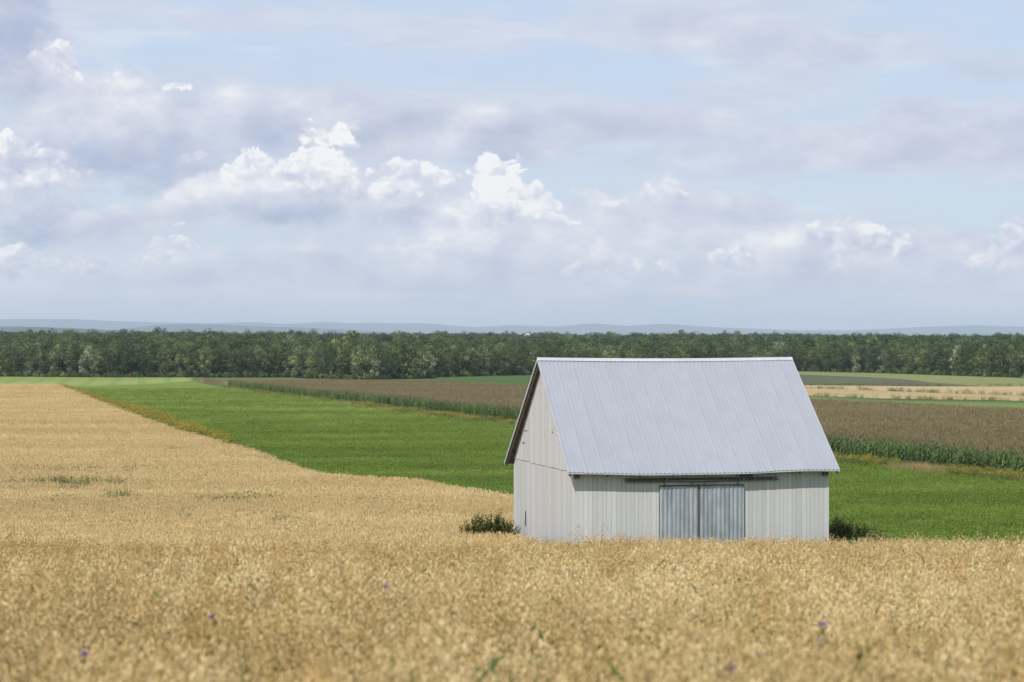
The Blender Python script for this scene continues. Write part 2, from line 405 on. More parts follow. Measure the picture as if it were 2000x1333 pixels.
# ground sheet reaching past the mountains
ys = np.concatenate([np.arange(-300, -20, 20), np.arange(-20, 330, 3.0), np.geomspace(330, 64000, 200)])
us = np.sign(np.linspace(-1, 1, 181)) * np.abs(np.linspace(-1, 1, 181)) ** 1.5
XX = us[None, :] * (400 + .75 * np.maximum(ys, 0))[:, None]; YY = np.repeat(ys[:, None], 181, 1)
ZZ = ground(XX, YY)
i_ = np.arange(XX.size).reshape(XX.shape)
go = bpy.data.objects.new('ground', np_mesh('ground', np.stack([XX, YY, ZZ], -1).reshape(-1, 3),
      np.stack([i_[:-1, :-1], i_[:-1, 1:], i_[1:, 1:], i_[1:, :-1]], -1).reshape(-1, 4), M_ground))
C.objects.link(go); tag(go, kind='structure')

K1 = np.ones_like(PXC)
strip('oat_field', 2.5 * K1, d_oat * 0 + 74, -2600, 4600, .03, M_soil, 30, skirt=False)
strip('oat_field', 66 * K1, d_oat, -2600, 4600, .62, M_oatsheet, 110, wob=.02)
strip('hay_field', np.where(PXC < 1000, d_oat - 2, np.minimum(d_oat - 1, d_hay - 5)), np.maximum(d_hay, d_oat + .5), 112, 4600, .16, M_hay, 110, wob=.02)
strip('meadow', np.maximum(d_oat - 3, np.where(PXC > 112, d_mead, 0)), d_for + 14, -2600, 384, .10, M_mead, 30)
strip('corn_field', d_corn + 9, d_cornf, 384, 4600, 1.55, M_cornsheet, 90, wob=.06)
df_beans = dline(line((0, 741), (850, 741), (880, 737.5), (1035, 735.5), (1400, 729)))
strip('bean_field', d_cornf, np.minimum(df_beans, d_for + 10), 850, 1400, .5, M_beans, 16)
Lw = line((0, 757), (1300, 752), (1570, 760), (1760, 767), (1850, 770), (2000, 775.5), (2600, 790))
Lb = line((0, 757), (1300, 766), (1570, 774), (1700, 780), (2000, 785), (2600, 800))
Lt = line((1300, 749), (1570, 754.5), (1800, 757), (2000, 757), (2600, 760))
d_w, d_b, d_t = dline(Lw), dline(Lb), dline(Lt)
strip('grass_strip', d_cornf, d_b, 1400, 4600, .2, M_lime, 8)
strip('stubble_field', d_b, d_w, 1400, 4600, .25, M_tan2, 12)
strip('stubble_field', d_w + 3, d_t, 1400, 4600, .3, M_tan, 12)
Lc = line((1300, 727), (1560, 731.5), (1700, 737), (1800, 741.5), (1900, 747.5), (1935, 755))
strip('distant_corn_field', d_t + 2, np.maximum(dline(Lc, 2), d_t + 6), 1400, 1935, 1.9, M_dcorn, 16)
strip('pale_field', np.where(PXC < 1940, dline(Lc, 2) + 3, d_t), d_for + 10, 1400, 4600, .3, M_pale, 16)

# ------------------------------------------------------------------ hills far behind the woods
M_hill, t, out = material('wooded_hill')
p = wpos(t)
principled(t, out, t.mix(t.ramp(t.noise(scaled(t, p, .0012, .0012, .003), 1, 6, .6), .35, .65), (.020, .030, .026), (.035, .050, .036)), .95, spec=.05)
def hills(name, dist, pts, depth, fl):
    p_ = np.array(pts, float)
    px = np.arange(-3600, 5601, 12.0)
    y = np.interp(px, p_[:, 0], p_[:, 1])
    yy = y.copy()
    for k in range(4): yy[1:-1] = (yy[:-2] + 2 * yy[1:-1] + yy[2:]) / 4
    yy += .35 * np.sin(px * .021 + fl) + .22 * np.sin(px * .057 + fl * 2) + .14 * np.sin(px * .13)
    H = EYE + (HZ - yy) / FPX * dist
    ts = np.linspace(-1, 1, 15)
    az_ = (px - 1000) / FPX
    rows = []
    for tt in ts:
        Y = dist + tt * depth + 0 * px
        f = np.cos(tt * math.pi / 2) ** 1.3 if abs(tt) < 1 else 0
        rr = 1 + .10 * np.sin(px * .03 + tt * 5 + fl) * (1 - f)
        X = az_ * Y
        Z = -12 + (H + 12) * f * rr
        rows.append(np.stack([X, Y, Z], -1))
    A = np.stack(rows); r, c = A.shape[:2]; i = np.arange(r * c).reshape(r, c)
    F_ = np.stack([i[:-1, :-1], i[:-1, 1:], i[1:, 1:], i[1:, :-1]], -1).reshape(-1, 4)
    o = bpy.data.objects.new(name, np_mesh(name, A.reshape(-1, 3), F_, M_hill)); C.objects.link(o); tag(o, kind='structure')
hills('hills', 17000, [(-3600, 640), (-1200, 632), (-400, 642), (0, 637.5), (90, 639), (230, 646), (300, 651), (420, 660), (3000, 668), (4000, 645), (5600, 640)], 2500, .5)
hills('hills', 29000, [(-3600, 630), (-900, 640), (0, 640), (180, 652), (260, 640), (310, 634), (400, 633.5), (480, 637), (600, 640), (700, 646), (850, 655), (1500, 657), (2300, 650), (5600, 640)], 4200, 2.1)
hills('hills', 46000, [(-3600, 622), (-800, 628), (0, 624), (60, 624), (130, 623), (200, 626), (300, 630), (420, 632), (480, 628.5), (560, 633), (610, 631.5), (645, 627), (680, 634), (720, 630.5), (790, 632), (830, 631), (880, 636),
       (940, 641), (985, 635), (1050, 637), (1090, 638), (1150, 631.5), (1200, 635), (1230, 638), (1300, 632), (1360, 637), (1460, 642), (1560, 646), (1700, 644), (1780, 640), (1900, 635.5), (2000, 638), (2300, 628), (5600, 630)], 7000, 4.0)

# ------------------------------------------------------------------ barn
def wood_paint(name, base, wear, dark, rough=.75, streak=.5):
    m_, t, out = material(name)
    oc = t.n.new('ShaderNodeTexCoord').outputs['Object']
    r = orand(t)
    off = t.vm('ADD', oc, t.xyz(t.m('MULTIPLY', r, 37), t.m('MULTIPLY', r, 11), t.m('MULTIPLY', r, 5)))
    grain = t.noise(scaled(t, off, 22, 22, .9), 1, 5, .6)
    blot = t.noise(scaled(t, off, 1.5, 1.5, .8), 1, 4, .55)
    c = t.mix(t.m('MULTIPLY', t.ramp(grain, .50, .72), streak), base, wear)
    c = t.mix(t.m('MULTIPLY', t.ramp(blot, .55, .8), .45), c, wear)
    z = t.sep(wpos(t))[2]
    low = t.m('MULTIPLY', t.ramp(t.m('ADD', z, t.m('MULTIPLY', blot, 1.2)), 1.2, 2.6, 1, 0), .35)
    c = t.mix(low, c, dark)                       # a darker tone towards the foot of the boards
    hsv = t.n.new('ShaderNodeHueSaturation'); t.put(hsv.inputs['Color'], c); t.put(hsv.inputs['Value'], t.ramp(r, 0, 1,  .90, 1.06, False))
    principled(t, out, hsv.outputs[0], rough, bump=grain, bstr=.5, bdist=.006, spec=.25)
    return m_
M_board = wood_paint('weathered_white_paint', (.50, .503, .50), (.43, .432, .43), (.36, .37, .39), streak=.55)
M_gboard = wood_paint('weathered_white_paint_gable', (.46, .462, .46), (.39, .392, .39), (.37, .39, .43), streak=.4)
M_darkwood = wood_paint('bare_grey_timber', (.10, .088, .075), (.15, .135, .12), (.07, .06, .05))
M_shade, t, out = material('unlit_inner_boards')
principled(t, out, (.03, .028, .025), .9)
def metal_mat(name, c0, c1, rust, rough=.42, metal=.5, rustamt=.5, sc=1.0):
    m_, t, out = material(name)
    oc = t.n.new('ShaderNodeTexCoord').outputs['Object']; r = orand(t)
    off = t.vm('ADD', oc, t.xyz(t.m('MULTIPLY', r, 41), t.m('MULTIPLY', r, 17), 0))
    a = t.noise(scaled(t, off, 1.2 * sc, 1.2 * sc, .5 * sc), 1, 5, .6)
    st = t.noise(scaled(t, off, 14, 1.0, .35), 1, 5, .6)
    c = t.mix(t.ramp(a, .35, .65), c0, c1)
    c = t.mix(t.m('MULTIPLY', t.ramp(st, .48, .72), rustamt), c, rust)
    hsv = t.n.new('ShaderNodeHueSaturation'); t.put(hsv.inputs['Color'], c); t.put(hsv.inputs['Value'], t.ramp(r, 0, 1, .985, 1.015, False))
    sp = t.noise(scaled(t, off, 60, 60, 60), 1, 2, .5)
    principled(t, out, hsv.outputs[0], t.ramp(a, .3, .7, rough - .015, rough + .02), metal, bump=sp, bstr=.08, bdist=.002, spec=.4)
    return m_
M_roof = metal_mat('galvanised_roof', (.330, .352, .395), (.345, .367, .41), (.29, .31, .35), .52, .30, .35)
M_door = metal_mat('dull_galvanised_door', (.28, .32, .36), (.39, .43, .47), (.22, .24, .26), .5, .45, .7, 1.6)
M_rail = metal_mat('dark_steel', (.10, .11, .12), (.16, .17, .18), (.07, .04, .03), .5, .6, .6)

TH = R(14.3)
bu = Vector((math.cos(TH), math.sin(TH), 0)); bv = Vector((-math.sin(TH), math.cos(TH), 0))
BA = Vector((2.59, 130.51, 0))
L_, D_ = 11.45, 10.10
EZ, RZ = 4.00, 8.76          # eave edge and ridge height
OE, OG = .44, .34            # overhang at eaves and gables
SL = (RZ - EZ) / (D_ / 2 + OE)
barn = empty('barn', BA, TH, 2)
tag(barn, 'old white board barn with steep galvanised ridged metal roof and two grey metal sliding doors', 'barn')
def sag(x, s):               # the roof hangs a little between its posts; s = 0 ridge, 1 eave
    t = (x + OG) / (L_ + 2 * OG)
    return (-.055 * math.sin(math.pi * t)) * (1 - s) + s * (-.10 * math.sin(math.pi * min(1, t * 1.15)) + .03 * math.sin(t * 17) * .3)
def roofz(x, y):             # upper face of the roof deck
    half = D_ / 2
    s = abs(y - half) / (half + OE)
    return RZ - SL * abs(y - half) + sag(x, min(1, s))

def XT(x, s):                # the ridge is a little shorter than the eaves
    t = (x + OG) / (L_ + 2 * OG)
    return x + (1 - s) * (.10 * (1 - t) - .24 * t)
# walls: dark sheathing inside, one plank after another outside
b = Buf()
b.box(.03, L_ - .03, .03, .10, -.2, 4.15); b.box(.03, L_ - .03, D_ - .10, D_ - .03, -.2, 4.15)
for x0, x1 in ((.03, .10), (L_ - .10, L_ - .03)):
    pts = [(0.10, -.2), (D_ - .10, -.2), (D_ - .10, 4.1), (D_ / 2, RZ - .30), (0.10, 4.1)]
    b.add([(x0, y, z) for y, z in pts] + [(x1, y, z) for y, z in pts],
          [(0, 4, 3, 2, 1), (5, 6, 7, 8, 9), (0, 1, 6, 5), (1, 2, 7, 6), (2, 3, 8, 7), (3, 4, 9, 8), (4, 0, 5, 9)])
wall = b.obj('wall', M_shade, barn)
rnd = random.Random(3)
def plank(parent, o, dx, n, wdt, zb, zt0, zt1, thk, mat, tilt=0.0, name='plank', lean=0.0):
    """a board standing on wall point o, dx along the wall, n outward"""
    g = .0035; d0 = .0; c_ = .006
    def P(a, out_, z): return tuple(o + dx * (a + lean * (z - 2)) + n * out_ + Vector((0, 0, z)))
    k = rnd.uniform(0, .007) + tilt
    a0, a1 = g, wdt - g
    v = []
    for z_l, z_r, e in ((zb, zb, tilt), (zt0, zt1, 0)):
        v += [P(a0, d0, z_l), P(a0 + .0, thk + k + e - .004, z_l), P(a0 + c_, thk + k + e, z_l), P(a1 - c_, thk + k + e + rnd.uniform(-.002, .002), z_r), P(a1, thk + k + e - .004, z_r), P(a1, d0, z_r)]
    bb = Buf()
    f = [(i, i + 1, i + 7, i + 6) for i in range(5)] + [(5, 0, 6, 11), (5, 4, 3, 2, 1, 0), (6, 7, 8, 9, 10, 11)]
    if dx.cross(n).z > 0: f = [tuple(reversed(q)) for q in f]
    bb.add(v, f); return bb.obj(name, mat, parent)
X, Y = Vector((1, 0, 0)), Vector((0, 1, 0))
DX0, DX1, DX2, DX3 = 3.81, 5.50, 5.62, 7.575
# front
xs = .03
while xs < L_ - .05:
    wd = rnd.choice((.17, .19, .20, .21, .23))
    if xs + wd > L_ - .08: wd = L_ - .03 - xs
    for edge_ in (DX0 - .01, DX3 + .04):            # boards end flush at the door opening
        if xs < edge_ - .01 and xs + wd > edge_ - .09: wd = edge_ - xs if xs + wd > edge_ - .09 and xs < edge_ - .01 and xs + wd < edge_ + .26 else wd
    mid = xs + wd / 2
    over_door = DX0 < mid < DX3 + .03
    top = roofz(mid, -.02) - .12
    zb = 3.40 if over_door else -.15 + rnd.uniform(0, .05)
    if True:
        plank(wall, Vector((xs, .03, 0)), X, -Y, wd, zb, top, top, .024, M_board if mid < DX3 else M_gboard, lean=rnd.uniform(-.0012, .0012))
    xs += wd
# rear
xs = .03
while xs < L_ - .05:
    wd = min(.25, L_ - .03 - xs); plank(wall, Vector((xs, D_ - .03, 0)), X, Y, wd, -.15, 4.1, 4.1, .024, M_gboard); xs += wd
# gables: lower tier up to the seam, upper tier lapping a little over it
for side, xw, n in (('l', .03, -X), ('r', L_ - .03, X)):
    ysx = .0
    seam_off = 0.0; kk = 0
    while ysx < D_ - .02:
        wd = min(rnd.choice((.22, .25, .27, .30)), D_ - ysx)
        if kk % 9 == 0: seam_off = rnd.uniform(-.05, .05)
        kk += 1
        sl_ = 4.02 + .10 * (ysx / D_) + seam_off
        tz = lambda yy: min(RZ - .17, RZ - SL * abs(yy - D_ / 2)) - .13
        t0, t1 = tz(ysx), tz(ysx + wd)
        tilt = 0
        if side == 'l' and 7.45 < ysx < 8.0: tilt = .05 if ysx < 7.7 else .0
        seam = min(sl_, t0, t1)
        low = plank(wall, Vector((xw, ysx, 0)), Y, n, wd, -.15, seam, seam, .022, M_gboard, tilt=tilt, lean=.012 if tilt else 0)
        if min(t0, t1) > sl_ + .05:
            plank(wall, Vector((xw, ysx, 0)), Y, n, wd, sl_ + .012 + rnd.uniform(0, .02), t0, t1, .034, M_gboard)
        ysx += wd
# dark wedge whose colour stands in for the shaded gap by a sprung board
sb = Buf(); sb.add([(-.002, 7.95, 1.3), (-.002, 8.01, 1.3), (-.002, 7.98, 1.9), (-.002, 7.96, 1.9), (-.030, 7.94, 1.25), (-.030, 8.02, 1.25), (-.030, 7.985, 1.95), (-.030, 7.955, 1.95)],
                   [(4, 5, 6, 7), (0, 3, 2, 1), (0, 1, 5, 4), (1, 2, 6, 5), (2, 3, 7, 6), (3, 0, 4, 7)])
sb.obj('split_shade', M_shade, wall)
# small patches and a cleat nailed to the gable
for y0, z0, w_, h_ in ((8.1, 5.0, .45, .03), (7.7, 5.55, .40, .03), (3.2, 5.62, .22, .05), (3.1, 5.75, .05, .16)):
    q = Buf(); q.box(-.055, -.015, y0, y0 + w_, z0, z0 + h_); q.obj('batten', M_gboard, wall)
# corner boards
for x0, y0 in ((-.012, -.012), (L_ - .10, -.012), (-.012, D_ - .10), (L_ - .10, D_ - .10)):
    q = Buf(); q.box(x0, x0 + .112, y0, y0 + .112, -.2, 3.9)
    q.obj('corner_post', M_board, barn)

# roof: timber deck with rafters, then ribbed sheets one by one
b = Buf()
def deck(side):
    y_e = -OE + .03 if side < 0 else D_ + OE - .03
    xs_ = np.linspace(-OG + .03, L_ + OG - .03, 24)
    for i in range(len(xs_) - 1):
        a, c = xs_[i], xs_[i + 1]; m_ = D_ / 2
        up = [(a, y_e, roofz(a, y_e) - .03), (c, y_e, roofz(c, y_e) - .03), (XT(c, 0), m_, roofz(c, m_) - .05), (XT(a, 0), m_, roofz(a, m_) - .05)]
        lo = [(x, y, z - .055) for x, y, z in up]
        f = [(0, 1, 2, 3), (7, 6, 5, 4), (0, 4, 5, 1), (2, 6, 7, 3)]
        if i == 0: f.append((0, 3, 7, 4))
        if i == len(xs_) - 2: f.append((1, 5, 6, 2))
        if side > 0: f = [tuple(reversed(q)) for q in f]
        b.add(up + lo, f)
deck(-1); deck(1)
roof = b.obj('roof', M_darkwood, barn)
for k in range(9):                       # rafters, their tails just seen under the eaves and along the gable
    x0 = -OG + .06 if k == 0 else (L_ + OG - .13 if k == 8 else k * L_ / 8 - .03)
    for s_ in (-1, 1):
        ye = -OE + .06 if s_ < 0 else D_ + OE - .06
        q = Buf(); m_ = D_ / 2 - s_ * -.0
        z1, z2 = roofz(x0, ye) - .09, roofz(x0, m_) - .11
        v = [(x0, ye, z1), (x0 + .07, ye, z1), (XT(x0, 0) + .07, m_, z2), (XT(x0, 0), m_, z2)]
        q.add(v + [(x, y, z - .13) for x, y, z in v], [(0, 1, 2, 3), (7, 6, 5, 4), (0, 4, 5, 1), (2, 6, 7, 3), (0, 3, 7, 4), (1, 5, 6, 2)])
        q.obj('rafter', M_darkwood, roof)
for k in range(5):                       # purlin ends reaching under the gable overhang
    for s_ in (-1, 1):
        yy = D_ / 2 + s_ * (k + .7) * 1.02
        for x0, x1 in ((-OG + .13, .0), (L_, L_ + OG - .13)):
            q = Buf(); z = roofz(x0, yy) - .11; q.box(x0, x1, yy - .05, yy + .05, z - .13, z - .02); q.obj('purlin_end', M_darkwood, roof)
PW = (L_ + 2 * OG) / 16
def sheet(side, k):
    x0 = -OG + k * PW; prof_ = []
    nr = 4; rib = PW / nr
    for j in range(nr):
        c = x0 + (j + .5) * rib
        prof_ += [(c - rib * .5, 0.0), (c - .030, .0), (c - .012, .030 if j else .040), (c + .012, .030 if j else .040), (c + .030, 0)]
        prof_ += [(c + .062, .0015)]
    prof_.append((x0 + PW + (.02 if k < 15 else 0), .004))
    ss = [0, .25, .5, .75, 1]
    ye = (-OE if side < 0 else D_ + OE); drop = rnd.uniform(-.012, .012)
    nrm = Vector((0, side * SL, 1)).normalized()
    rows = []
    for s in ss:
        y = D_ / 2 + (ye - D_ / 2) * s
        if s == 1: y += drop * side
        for (x, h) in prof_:
            z = RZ - SL * abs(y - D_ / 2) + sag(x, s)
            rows.append(tuple(Vector((XT(x, s), y, z)) + nrm * (h + .0006 * k)))
    n = len(prof_); f = []
    for i in range(len(ss) - 1):
        for j in range(n - 1): f.append((i * n + j, (i + 1) * n + j, (i + 1) * n + j + 1, i * n + j + 1) if side < 0 else (i * n + j + 1, (i + 1) * n + j + 1, (i + 1) * n + j, i * n + j))
    q = Buf(); q.add(rows, f)
    return q.obj('roof_panel', M_roof, roof)
for side in (-1, 1):
    for k in range(16): sheet(side, k)
# folded ridge cap
q = Buf(); npt = 12
rws = []
for i in range(npt + 1):
    x = -OG - .02 + (L_ + 2 * OG + .04) * i / npt
    z = RZ + sag(min(max(x, -OG), L_ + OG), 0) + .052
    for dy, dz_ in ((-.14, -.14 * SL), (-.03, -.004), (0, .012), (.03, -.004), (.14, -.14 * SL)): rws.append((XT(x, 0), D_ / 2 + dy, z + dz_))
q.add(rws, [(i * 5 + j, (i + 1) * 5 + j, (i + 1) * 5 + j + 1, i * 5 + j + 1) for i in range(npt) for j in range(4)])
M_cap = metal_mat('bright_ridge_cap', (.46, .48, .51), (.50, .52, .55), (.42, .44, .47), .5, .3, .2)
q.obj('ridge_cap', M_cap, barn)
# trim on the gable edges and a drip edge along the eaves
for x0 in (-OG - .012, L_ + OG - .006):
    for s_ in (-1, 1):
        q = Buf(); v = []
        for s in (0, .5, 1):
            y = D_ / 2 + s_ * (D_ / 2 + OE + .01) * s; z = RZ - SL * abs(y - D_ / 2) + sag(min(max(x0, -OG), L_ + OG), s)
            for xx, zz in ((0, .028), (.018, .028), (.018, -.10), (0, -.10)): v.append((XT(x0, s) + xx, y, z + zz - .001))
        f = [(i * 4 + j, i * 4 + (j + 1) % 4, (i + 1) * 4 + (j + 1) % 4, (i + 1) * 4 + j) for i in range(2) for j in range(4)] + [(0, 3, 2, 1), (8, 9, 10, 11)]
        q.add(v, f); q.obj('rake_trim', M_cap, roof)
for s_ in (-1, 1):
    q = Buf(); v = []; N = 20
    for i in range(N + 1):
        x = -OG + (L_ + 2 * OG) * i / N; y = D_ / 2 + s_ * (D_ / 2 + OE - .012); z = RZ - SL * abs(y - D_ / 2) + sag(x, 1) - .012
        for yy, zz in ((0, 0), (.01 * s_, 0), (.01 * s_, -.055), (0, -.055)): v.append((x, y + yy, z + zz))
    f = [(i * 4 + j, i * 4 + (j + 1) % 4, (i + 1) * 4 + (j + 1) % 4, (i + 1) * 4 + j) for i in range(N) for j in range(4)]
    q.add(v, f); q.obj('drip_edge', M_cap, roof)

# sliding doors of corrugated sheet
def door(x0, x1, sheets):
    z0, z1 = .12, 3.38
    fr = Buf()
    fr.box(x0, x1, -.045, -.005, z0, z0 + .12); fr.box(x0, x1, -.045, -.005, z1 - .12, z1); fr.box(x0, x0 + .1, -.044, -.006, z0 + .12, z1 - .12); fr.box(x1 - .1, x1, -.044, -.006, z0 + .12, z1 - .12)
    dr = fr.obj('door', M_darkwood, barn)
    e = [x0 + (x1 - x0) * s for s in sheets]
    for k in range(len(e) - 1):
        a, c = e[k], e[k + 1]; pitch = .19; n = max(int(round((c - a) / pitch * 8)), 8)
        q = Buf(); v = []; zz = [z0, 1.2, 2.3, z1 - .02 - rnd.uniform(0, .03)]
        for z in zz:
            for i in range(n + 1):
                x = a + (c - a) * i / n
                o = .020 * math.cos((x - x0) / pitch * math.tau) + .006 * math.cos((x - x0) / pitch * 2 * math.tau)
                v.append((x, -.075 + o * .8 - .004 * k + .006 * math.sin(z * 2.1 + k), z))
        n1 = n + 1
        q.add(v, [(r * n1 + i, r * n1 + i + 1, (r + 1) * n1 + i + 1, (r + 1) * n1 + i) for r in range(3) for i in range(n)])
        q.obj('metal_sheet', M_door, dr, smooth=True)
    for k in (0, 1):                      # hangers with rollers
        hx_ = x0 + (x1 - x0) * (.12 if k == 0 else .86)
        h = Buf(); h.box(hx_ - .02, hx_ + .02, -.09, -.06, z1 - .06, 3.56)
        h.obj('hanger', M_rail, dr)
    return dr
door(DX0, DX1, (0, .36, .72, 1)); door(DX2, DX3, (0, .33, .66, 1))
q = Buf(); q.box(DX1 + .012, DX2 - .012, -.06, .02, .0, 3.42); q.obj('door_post', M_darkwood, barn)
q = Buf(); q.box(DX3 + .004, DX3 + .035, -.035, .03, .0, 3.38); q.obj('door_edge_strip', M_shade, barn)  # near-black strip along the right edge of the doors
# track above the doors
q = Buf(); x0, x1 = 2.29, 9.13
q.tube([(x0, -.12, 3.57), (x0 + 2, -.12, 3.555), ((x0 + x1) / 2, -.12, 3.54), (x1 - 2, -.12, 3.565), (x1, -.12, 3.60)], .028, 8)
track = q.obj('door_track', M_rail, barn)
q = Buf(); q.box(x0 + .05, x1 - .1, -.045, -.032, 3.60, 3.71); q.obj('track_board', M_darkwood, track)
for k in range(9):
    xx = x0 + .06 + (x1 - x0 - .12) * k / 8
    q = Buf(); q.box(xx - .02, xx + .02, -.13, -.03, 3.60, 3.625); q.box(xx - .02, xx + .02, -.045, -.03, 3.625, 3.72 + .02 * (k % 2)); q.obj('bracket', M_rail, track)
for xx in (x0 + .02, 4.1, 7.55, 8.05, 8.9):
    q = Buf(); q.tube([(xx, -.15, 3.655), (xx, -.09, 3.655)], .06, 10); q.obj('roller', M_rail, track)
for xx, ww in ((7.42, .5), (.02, .22), (L_ - .30, .22)):  # dark boxes tucked under the eave
    q = Buf(); q.box(xx, xx + ww, -.20, -.035, 3.74, 3.90); q.obj('eave_block', M_darkwood, barn)

# ------------------------------------------------------------------ crop materials
def leaf_mat(name, ca, cb, cc=None, patch=(.02, .06), transl=.3, rough=.7, orange=None, bigamt=1.3, far=0, rw=.20, tw=.60, dist=0.0):
    """colour from the tint of each blade, drifting slowly over the field"""
    m_, t, out = material(name)
    p = wpos(t); ti = tintn(t); r = orand(t)
    big = t.noise(scaled(t, p, patch[0], patch[1], .0), 1, 4, .6, dist=dist)
    f = t.m('ADD', t.m('MULTIPLY', ti, tw), t.m('ADD', t.m('MULTIPLY', r, rw), t.m('MULTIPLY', t.m('SUBTRACT', big, .5), bigamt)))
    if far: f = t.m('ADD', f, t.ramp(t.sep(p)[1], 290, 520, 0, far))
    c = t.mix(t.ramp(f, .15, .75, smooth=False), ca, cb)
    if cc: c = t.mix(t.ramp(f, .72, 1.05), c, cc)
    if orange: c = t.mix(t.m('MULTIPLY', t.ramp(t.noise(scaled(t, p, 1.3, 1.3, 0), 1, 3, .6), .52, .70), .75), c, orange)
    principled(t, out, c, rough, spec=.2, transl=transl)
    return m_
M_spike = leaf_mat('oat_spikelet', (.44, .30, .11), (.84, .69, .39), (1.0, .94, .72), transl=.30, orange=(.54, .31, .08), bigamt=1.6, rw=.45, tw=.45)
M_straw = leaf_mat('oat_straw', (.26, .215, .045), (.50, .40, .12), (.64, .53, .26), transl=.25)
M_oatgreen = leaf_mat('oat_green_blade', (.12, .17, .03), (.26, .28, .07), transl=.35)
M_spikefar = leaf_mat('oat_heads_distant', (.54, .41, .20), (.72, .575, .305), (.84, .71, .43), (.015, .05), .25)
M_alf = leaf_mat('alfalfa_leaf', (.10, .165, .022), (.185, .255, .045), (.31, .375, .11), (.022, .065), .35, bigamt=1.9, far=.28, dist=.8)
M_maize = leaf_mat('maize_leaf', (.075, .125, .035), (.15, .225, .075), (.33, .38, .20), transl=.25, rough=.45)
M_tassel = leaf_mat('maize_tassel', (.21, .17, .09), (.28, .235, .13), (.34, .28, .16), (.006, .02))
M_weed = leaf_mat('weed_leaf', (.045, .085, .02), (.10, .16, .04), (.19, .24, .09), transl=.3)
M_gold = leaf_mat('goldenrod_flower', (.28, .23, .03), (.40, .33, .05), transl=.2)
M_dry = leaf_mat('dry_grass', (.30, .22, .09), (.46, .36, .18), (.55, .42, .25), transl=.3)
M_purple, t, out = material('purple_petal')
principled(t, out, (.16, .07, .42), .6, transl=.3)
M_whitefl, t, out = material('white_petal')
principled(t, out, (.75, .75, .68), .6, transl=.3)

rp = random.Random(11)
U_ = rp.uniform
def diamond(b, p, dvec, ln, wd, mi, ti):
    """one slim three-sided spindle: a spikelet"""
    p = Vector(p); dvec = dvec.normalized(); a = dvec.orthogonal().normalized(); q = dvec.cross(a)
    ph = U_(0, 6.28); v = [tuple(p)]
    for k in range(3):
        g = ph + k * 2.094
        v.append(tuple(p + dvec * ln * .42 + (a * math.cos(g) + q * math.sin(g)) * wd))
    v.append(tuple(p + dvec * ln))
    b.add(v, [(0, 2, 1), (0, 3, 2), (0, 1, 3), (4, 1, 2), (4, 2, 3), (4, 3, 1)], mi, ti)
def ribbon(b, pts, wd, mi, ti, side=None):
    pts = [Vector(p) for p in pts]; n = len(pts)
    dd = pts[-1] - pts[0]; sd = side or Vector((-dd.y, dd.x, 0))
    if sd.length < 1e-4: sd = Vector((U_(-1, 1), U_(-1, 1), 0))
    sd.normalize(); v = []
    for i, p in enumerate(pts):
        w_ = wd * (.5 + 1.2 * i / n if i < n * .4 else 1) * (1 - (i / (n - 1)) ** 3 * .95) * .5
        v += [tuple(p - sd * w_), tuple(p + sd * w_)]
    b.add(v, [(2 * i, 2 * i + 1, 2 * i + 3, 2 * i + 2) for i in range(n - 1)], mi, ti)
def oat_plant(b, x, y, z_, green):
    h = (U_(.62, .92) if U_(0, 1) < .8 else U_(.9, 1.02)) if not green else U_(.6, .85)
    lean = Vector((U_(-.5, 1), U_(-.8, .8), 0)) * U_(.02, .14)
    top = Vector((x, y, 0)) + lean + Vector((0, 0, h)); mid = Vector((x, y, 0)) + lean * .35 + Vector((0, 0, h * .55))
    base_ = Vector((x, y, 0)); ti = U_(0, 1); mi = 2 if green else 1
    sd = Vector((1, U_(-.3, .3), 0))
    ribbon(b, [base_, mid, top], .005, mi, ti, sd)
    for k in range(2):
        z0 = U_(.2, .6) * h; a = U_(0, 6.28); o = Vector((math.cos(a), math.sin(a), 0)); ln = U_(.12, .26)
        p0 = base_.lerp(top, z0 / h)
        ribbon(b, [p0, p0 + o * ln * .5 + Vector((0, 0, ln * .6)), p0 + o * ln + Vector((0, 0, ln * U_(-.2, .5)))], U_(.008, .013), 2 if (green or U_(0, 1) < .22) else 1, U_(0, 1))
    ph = U_(.18, .30); n = int(U_(19, 29)); dn = Vector((lean.x * 2.0, lean.y * 2.0, -.9))
    for k in range(n):
        s = (k + U_(0, 1)) / n; a = U_(0, 6.28); r = (.046 * math.sin(math.pi * (1 - s) ** .8) + .012) * U_(.5, 1.2)
        c_ = top + Vector((0, 0, -ph + ph * s)) + lean * .4 * s
        p = c_ + Vector((math.cos(a) * r, math.sin(a) * r, U_(-.005, .02)))
        diamond(b, p, Vector((math.cos(a) * .5, math.sin(a) * .5, -1)) + lean * 2, U_(.022, .034), U_(.0045, .0070), 0 if not green else (2 if U_(0, 1) < .5 else 0), ti * .5 + U_(0, .5))
def protos(name, n, fn, mats, smooth=False):
    col = bpy.data.collections.new(name + '_kinds')
    for k in range(n):
        b = Buf(); fn(b, k); b.obj(name, mats, coll=col, smooth=smooth)
    return col
def f_oats(b, k):
    for i in range(21):
        oat_plant(b, U_(-.18, .18), U_(-.18, .18), 0, U_(0, 1) < (.02 if k < 8 else .45))
def f_oats_far(b, k):
    for i in range(70):
        x, y = U_(-.5, .5), U_(-.5, .5); h = U_(.66, .95); g = U_(0, 6.28); ti = U_(0, 1)
        ribbon(b, [(x, y, .15), (x + .02, y, h - .1)], .012, 1, ti, Vector((1, 0, 0)))
        for j in range(2):
            diamond(b, (x + U_(-.05, .05), y + U_(-.05, .05), h + U_(-.03, .08)), Vector((U_(-.3, .3), U_(-.3, .3), -1)), U_(.10, .17), U_(.010, .019), 0, ti)
